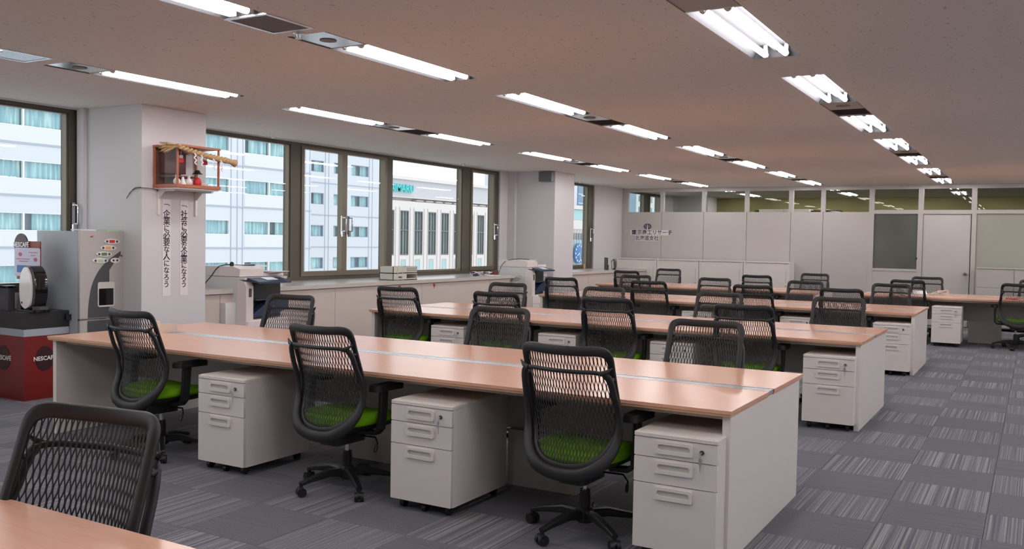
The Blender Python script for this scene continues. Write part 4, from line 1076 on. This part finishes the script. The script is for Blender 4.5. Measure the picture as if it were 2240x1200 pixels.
for y, lb in ((9.72, 'left'), (10.52, 'right')):
    t = thing('red_magnet', lb+' small red magnet on the sill cabinet front', 'magnet', (-7.319, y, .835), 0, 'red magnets on the sill cabinet')
    obj('disc', MB().lathe([(.022, 0), (.020, .008), (.008, .014)], (0, 0, 0), 14, axis='x'), M['brightred'], t)
    obj('stem', MB().cyl((.004, 0, -.02), (.004, -.01, -.045), .004, 6), M['brightred'], t)
for k, (y, w_, h_, ry, lb) in enumerate(((16.95, .10, .245, 0, 'upright black photo frame on the far sill'), (17.32, .085, .20, .25, 'leaning white-centred photo frame on the far sill'))):
    t = thing('photo_frame', lb, 'photo frame', (-7.56, y, ZS)); t.rotation_euler = (0, -ry, R_(-50))
    obj('frame', MB().plate(rrect(-w_, w_, 0, h_, .004, 1), rrect(-w_+.018, w_-.018, .018, h_-.018, .004, 1), -.01, .01, 'y'), M['black'], t, False)
    obj('picture', MB().box(-w_+.018, w_-.018, -.004, .006, .018, h_-.018), M['darkgrey'] if k == 0 else M['cream'], t, False)
    obj('easel', MB().box(-.02, .02, .01, .05, 0, .10), M['black'], t, False)
tag(obj('sill_latch', MB().box(-.012, .012, -.02, .02, 0, .10), M['gold'], loc=(-8.02, 16.9, ZS), smooth=False), 'small brass post in front of the narrow far window', 'post')

# telephones
def phone(loc, rz, lb):
    t = thing('telephone', lb, 'telephone', loc, rz, 'cream desk telephones')
    obj('base', MB().prism([(-.11, .0), (.11, 0), (.11, .025), (-.11, .065)], -.09, .09, 'x'), M['cream'], t, False)
    obj('handset', MB().rbox(-.085, -.035, -.105, .105, .060, .080, .015, 'z', 3).rbox(-.088, -.032, -.115, -.06, .045, .085, .015, 'z', 3).rbox(-.088, -.032, .06, .115, .035, .075, .015, 'z', 3), M['cream'], t)
    for i in range(4):
        for j in range(3): obj('key', MB().box(.0+.026*j, .02+.026*j, -.07+.028*i, -.052+.028*i, .05-.006*i, .060-.006*i), M['ceramic'], t, False)
    obj('display', MB().box(.0, .07, .055, .085, .03, .05), M['recess'], t, False)
phone((-5.92, 4.80, DW), R_(60), 'cream telephone at the window end of the nearest full desk')
phone((-1.33, 16.15, DW), R_(150), 'cream telephone with raised display on the far right desk')
tag(obj('receiver_stand', MB().rbox(-.12, .12, -.07, .07, 0, .012, .01, 'z', 2).prism([(-.06, .012), (.06, .06), (.06, .07), (-.06, .022)], -.1, .1, 'x'), M['ceramic'], loc=(-1.60, 15.90, DW), rz=.3), 'white tilted document stand beside the far right telephone', 'stand')
tag(obj('red_booklet', MB().box(-.08, .08, -.05, .05, 0, .012), M['brightred'], loc=(-.30, 15.75, DW), smooth=False), 'small red booklet on the far right desk behind the chair mesh', 'booklet')

# ------------------------------------------------------------ outside
struct('ground', MB().box(-400, -9, -60, 500, -24.2, -24), M['street'])
HX = -51
hot = thing('hotel_building', 'white hotel facade with rows of curtained windows outside the left windows', 'building', (HX, 0, 0))
floors = [11.65, 8.65, 5.63, 2.61, -.43, -3.45]
cols = [22.6, 29.1, 35.6, 42.1, 48.6]; WW, WH = 5.1, 1.07
END = 55.75
b = MB(); b.box(-14, -.9, 8, END, -24, 24)
# piers and spandrels in front, leaving window openings
ys = [8]+sum([[c, c+WW] for c in cols], [])+[END]
for k in range(0, len(ys), 2): b.box(-.9, 0, ys[k], ys[k+1], -24, 24)
zz = [-24]+sum([[f-WH, f] for f in sorted(floors)], [])+[24]
for c in cols:
    for k in range(0, len(zz), 2): b.box(-.9, 0, c, c+WW, zz[k], zz[k+1])
obj('wall', b, M['hotel'], hot, False)
for c in cols:
    for f in floors:
        for z_ in ((f-WH-.92, f-WH-.04),): pass
        wn = obj('window', MB().plate(rrect(c, c+WW, f-WH, f, .002, 1), rrect(c+.05, c+WW-.05, f-WH+.05, f-.05, .002, 1), -.20, -.02, 'x').box(-.2, -.02, c+WW/2-.05, c+WW/2+.05, f-WH+.05, f-.05), M['whitetext'], hot, False)
        for s_ in (0, 1):
            a0 = c+.05+s_*(WW/2); a1 = a0+WW/2-.1
            obj('pane', MB().box(-.12, -.10, a0, a1, f-WH+.05, f-.05), M['fglass'], wn, False)
            b = MB(); n = 24; g = random.random() < .25
            st = 0 if not g else random.randint(5, 9)
            pts_ = [(-.32-.05*math.sin(i*2.1), a0+(a1-a0)*i/n) for i in range(n+1) if i >= st]
            for i in range(len(pts_)-1):
                (x1, y1), (x2, y2) = pts_[i], pts_[i+1]; q = len(b.v)
                b.v += [(x1, y1, f-WH+.03), (x2, y2, f-WH+.03), (x2, y2, f-.03), (x1, y1, f-.03)]; b.f.append((q, q+1, q+2, q+3)); b.m.append(0)
            obj('curtain', b, M['curtain'], wn, smooth=False)
b = MB()
for c in cols:
    for f in floors:
        b.box(.0, .03, c, c+WW, f-WH-.9, f-WH-.04)
obj('spandrel_panels', b, M['hotel2'], hot, False)['kind'] = 'stuff'
b = MB()
for f in floors: b.box(0, .05, 8, END, f-WH-1.02, f-WH-.94)
for c in cols+[END+.0]:
    for dy in (-1.33, -.73, -.2): b.box(0, .04, c+dy, c+dy+.05, -24, 24)
obj('panel_joints', b, M['hseam'], hot, False)['kind'] = 'stuff'
# set-back wing
X2 = -7.6
wing = thing('hotel_wing', 'set-back white hotel wing with single small windows behind the handles', 'building', (HX+X2, 0, 0))
wc = [(64.05, 65.8), (67.2, 68.9), (69.75, 72.45)]; E2 = 74.9; fl2 = [11.6, 8.6, 5.58, 2.57, -.43, -3.4]
b = MB(); b.box(-10, -.9, END+.01, E2, -24, 24)
ys = [END+.01]+sum([[a, c] for a, c in wc], [])+[E2]
for k in range(0, len(ys), 2): b.box(-.9, 0, ys[k], ys[k+1], -24, 24)
for a, c in wc:
    for k in range(0, len(zz), 2): b.box(-.9, 0, a, c, zz[k], zz[k+1])
obj('wall', b, M['hotel'], wing, False)
for a, c in wc:
    for f in floors:
        wn = obj('window', MB().plate(rrect(a, c, f-WH, f, .002, 1), rrect(a+.04, c-.04, f-WH+.05, f-.05, .002, 1), -.25, -.05, 'x'), M['hseam'], wing, False)
        obj('pane', MB().box(-.16, -.14, a+.04, c-.04, f-WH+.05, f-.05), M['fglass'], wn, False)
        b = MB(); n = 14; st = random.choice([0, 0, 4, 6]); gp = range(st, n) if random.random() < .5 else [i for i in range(n) if i < 5 or i > 8]
        for i in gp:
            y1 = a+.04+(c-a-.08)*i/n; y2 = a+.04+(c-a-.08)*(i+1)/n; x1 = -.36-.05*math.sin(i*2.1); x2 = -.36-.05*math.sin((i+1)*2.1); q = len(b.v)
            b.v += [(x1, y1, f-WH+.03), (x2, y2, f-WH+.03), (x2, y2, f-.03), (x1, y1, f-.03)]; b.f.append((q, q+1, q+2, q+3)); b.m.append(0)
        obj('curtain', b, M['curtain'], wn, smooth=False)
b = MB()
for f in floors: b.box(0, .05, END+.01, E2, f-WH-1.02, f-WH-.94)
for y in (65.95, 66.45, 72.5, 73.0): b.box(0, .04, y, y+.05, -24, 24)
obj('panel_joints', b, M['hseam'], wing, False)['kind'] = 'stuff'

# department store
dp = thing('department_store', 'white department store with teal rooftop letters and tall dark window bays', 'building', (-60, 0, 0))
b = MB(); b.box(-20, -.7, 75.05, 112, -24, 5.6)
bays = [77.0+2.63*k for k in range(0, 13)]
ys = [75.05]+sum([[y, y+1.6] for y in bays], [])+[112]
for k in range(0, len(ys), 2): b.box(-.7, 0, ys[k], ys[k+1], -.35, 4.56)
b.box(-.7, 0, 75.05, 112, 4.56, 5.6); b.box(-.7, 0, 75.05, 112, -24, -.35)
obj('wall', b, M['dept'], dp, False)
obj('parapet', MB().box(-12, -.0, 75.05, 112, 6.05, 8.0), M['dept2'], dp, False)
obj('cornice', MB().box(-12, .35, 75.05, 112, 7.9, 8.25), M['dept'], dp, False)
obj('upper_band', MB().box(-12, .1, 75.05, 112, 5.95, 6.05), M['dept'], dp, False)
b = MB(); b.box(-12, -.6, 75.05, 112, 5.6, 6.0)
for k in range(15): b.box(-.5, .05, 82.5+1.9*k, 83.9+1.9*k, 5.66, 5.78)
obj('louvre_band', b, M['deptline'], dp, False)
letters('roof_letters', [('DAIMARU', 1.15, 79.15, 6.9, .25, .02)], M['tealsign'], dp, 'x')
for y in bays:
    f = obj('window_bay', MB().plate(rrect(y, y+1.6, -.35, 4.56, .002, 1), rrect(y+.1, y+1.5, -.2, 4.45, .002, 1), -.22, -.02, 'x').box(-.22, -.04, y+.5, y+.56, -.2, 4.45).box(-.22, -.04, y+1.04, y+1.1, -.2, 4.45).box(-.22, -.06, y+.1, y+1.5, 2.35, 2.5), M['bayframe'], dp, False)
    obj('pane', MB().box(-.26, -.23, y+.1, y+1.5, -.2, 4.45), M['bay'], f, False)
    f = obj('small_window', MB().plate(rrect(y+.22, y+1.1, -3.2, -.78, .002, 1), rrect(y+.3, y+1.02, -3.1, -.86, .002, 1), -.02, .04, 'x'), M['deptline'], dp, False)
    obj('pane', MB().box(-.01, .0, y+.3, y+1.02, -3.1, -.86).transform(Matrix.Translation((.015, 0, 0))), M['teal'], f, False)
b = MB()
for y in bays: b.box(0, .06, y-.18, y-.12, -24, 4.9); b.box(0, .06, y-.86, y-.80, -24, 4.9)
obj('wall_ribs', b, M['deptline'], dp, False)['kind'] = 'stuff'

# station side buildings past the second pillar
st = thing('station_building', 'pale station block with teal glazing seen through the narrow far window', 'building', (-80, 0, 0))
obj('podium', MB().box(-20, 0, 150, 190, -24, 4.0).box(-20, .3, 150, 190, 4.0, 5.8).box(-20, -.3, 150, 190, 5.8, 7.95).box(-20, .4, 150, 190, 7.95, 8.7), M['dept'], st, False)
obj('teal_glazing', MB().box(-.3, -.1, 150, 190, 5.85, 7.9).box(0, .15, 150, 190, -8, 1.85), M['teal'], st, False)
obj('grey_band', MB().box(0, .18, 150, 190, 1.9, 3.2), M['grey'], st, False)
b = MB()
for k in range(34): b.box(.2, .3, 150.5+1.15*k, 150.62+1.15*k, -8, 4.0)
obj('fins', b, M['dept2'], st, False)['kind'] = 'stuff'
ck = thing('outdoor_clock', 'big round blue clock with white dots on the station block', 'clock', (-79.4, 164.3, -.86))
obj('dial', MB().lathe([(2.05, 0), (2.05, .18), (1.98, .22)], (0, 0, 0), 40, axis='x'), M['clockblue'], ck)
for k in range(12):
    a = k*PI/6; r1 = 1.62; c_, s_ = math.cos(a)*r1, math.sin(a)*r1; P = []
    for q in range(10): rr = .26 if q % 2 == 0 else .12; P.append((c_+rr*math.sin(q*PI/5), s_+rr*math.cos(q*PI/5)))
    obj('hour_mark', MB().prism(P[::-1], .22, .26, 'x'), M['whitetext'], ck, False)
obj('hour_hand', MB().prism([(.06, -.05), (-.06, .05), (-1.0, -.42), (-.95, -.55)], .27, .31, 'x'), M['whitetext'], ck, False)
obj('minute_hand', MB().prism([(-.06, .2), (.06, .2), (.36, -1.45), (.26, -1.47)], .32, .36, 'x'), M['whitetext'], ck, False)
tw = thing('glass_tower', 'pale tower with blue glass strip above the station block', 'tower', (-84, 0, 0))
obj('shaft', MB().box(-20, 0, 168, 184, 8.71, 60), M['hotel'], tw, False)
fr_ = obj('glass_strip', MB().box(0, .2, 172.8, 176.2, 8.71, 60), M['tower'], tw, False)
for k in range(12): obj('floor_line', MB().box(.2, .3, 172.8, 176.2, 9.5+1.9*k, 9.7+1.9*k), M['hotel'], fr_, False)
tw = thing('office_tower', 'tower with blue glass corner seen through the high partition glass', 'tower', (-80, 0, 0))
obj('shaft', MB().box(-20, 0, 191, 230, -24, 60), M['hotel2'], tw, False)
obj('glass_corner', MB().box(0, .2, 191, 195, -24, 60), M['tower'], tw, False)
b = MB()
for k in range(14):
    for y in (197.0, 202.6, 207.2, 213): obj('window', MB().box(0, .15, y, y+2.6, -2+2.6*k, -.6+2.6*k), M['tower'], tw, False)
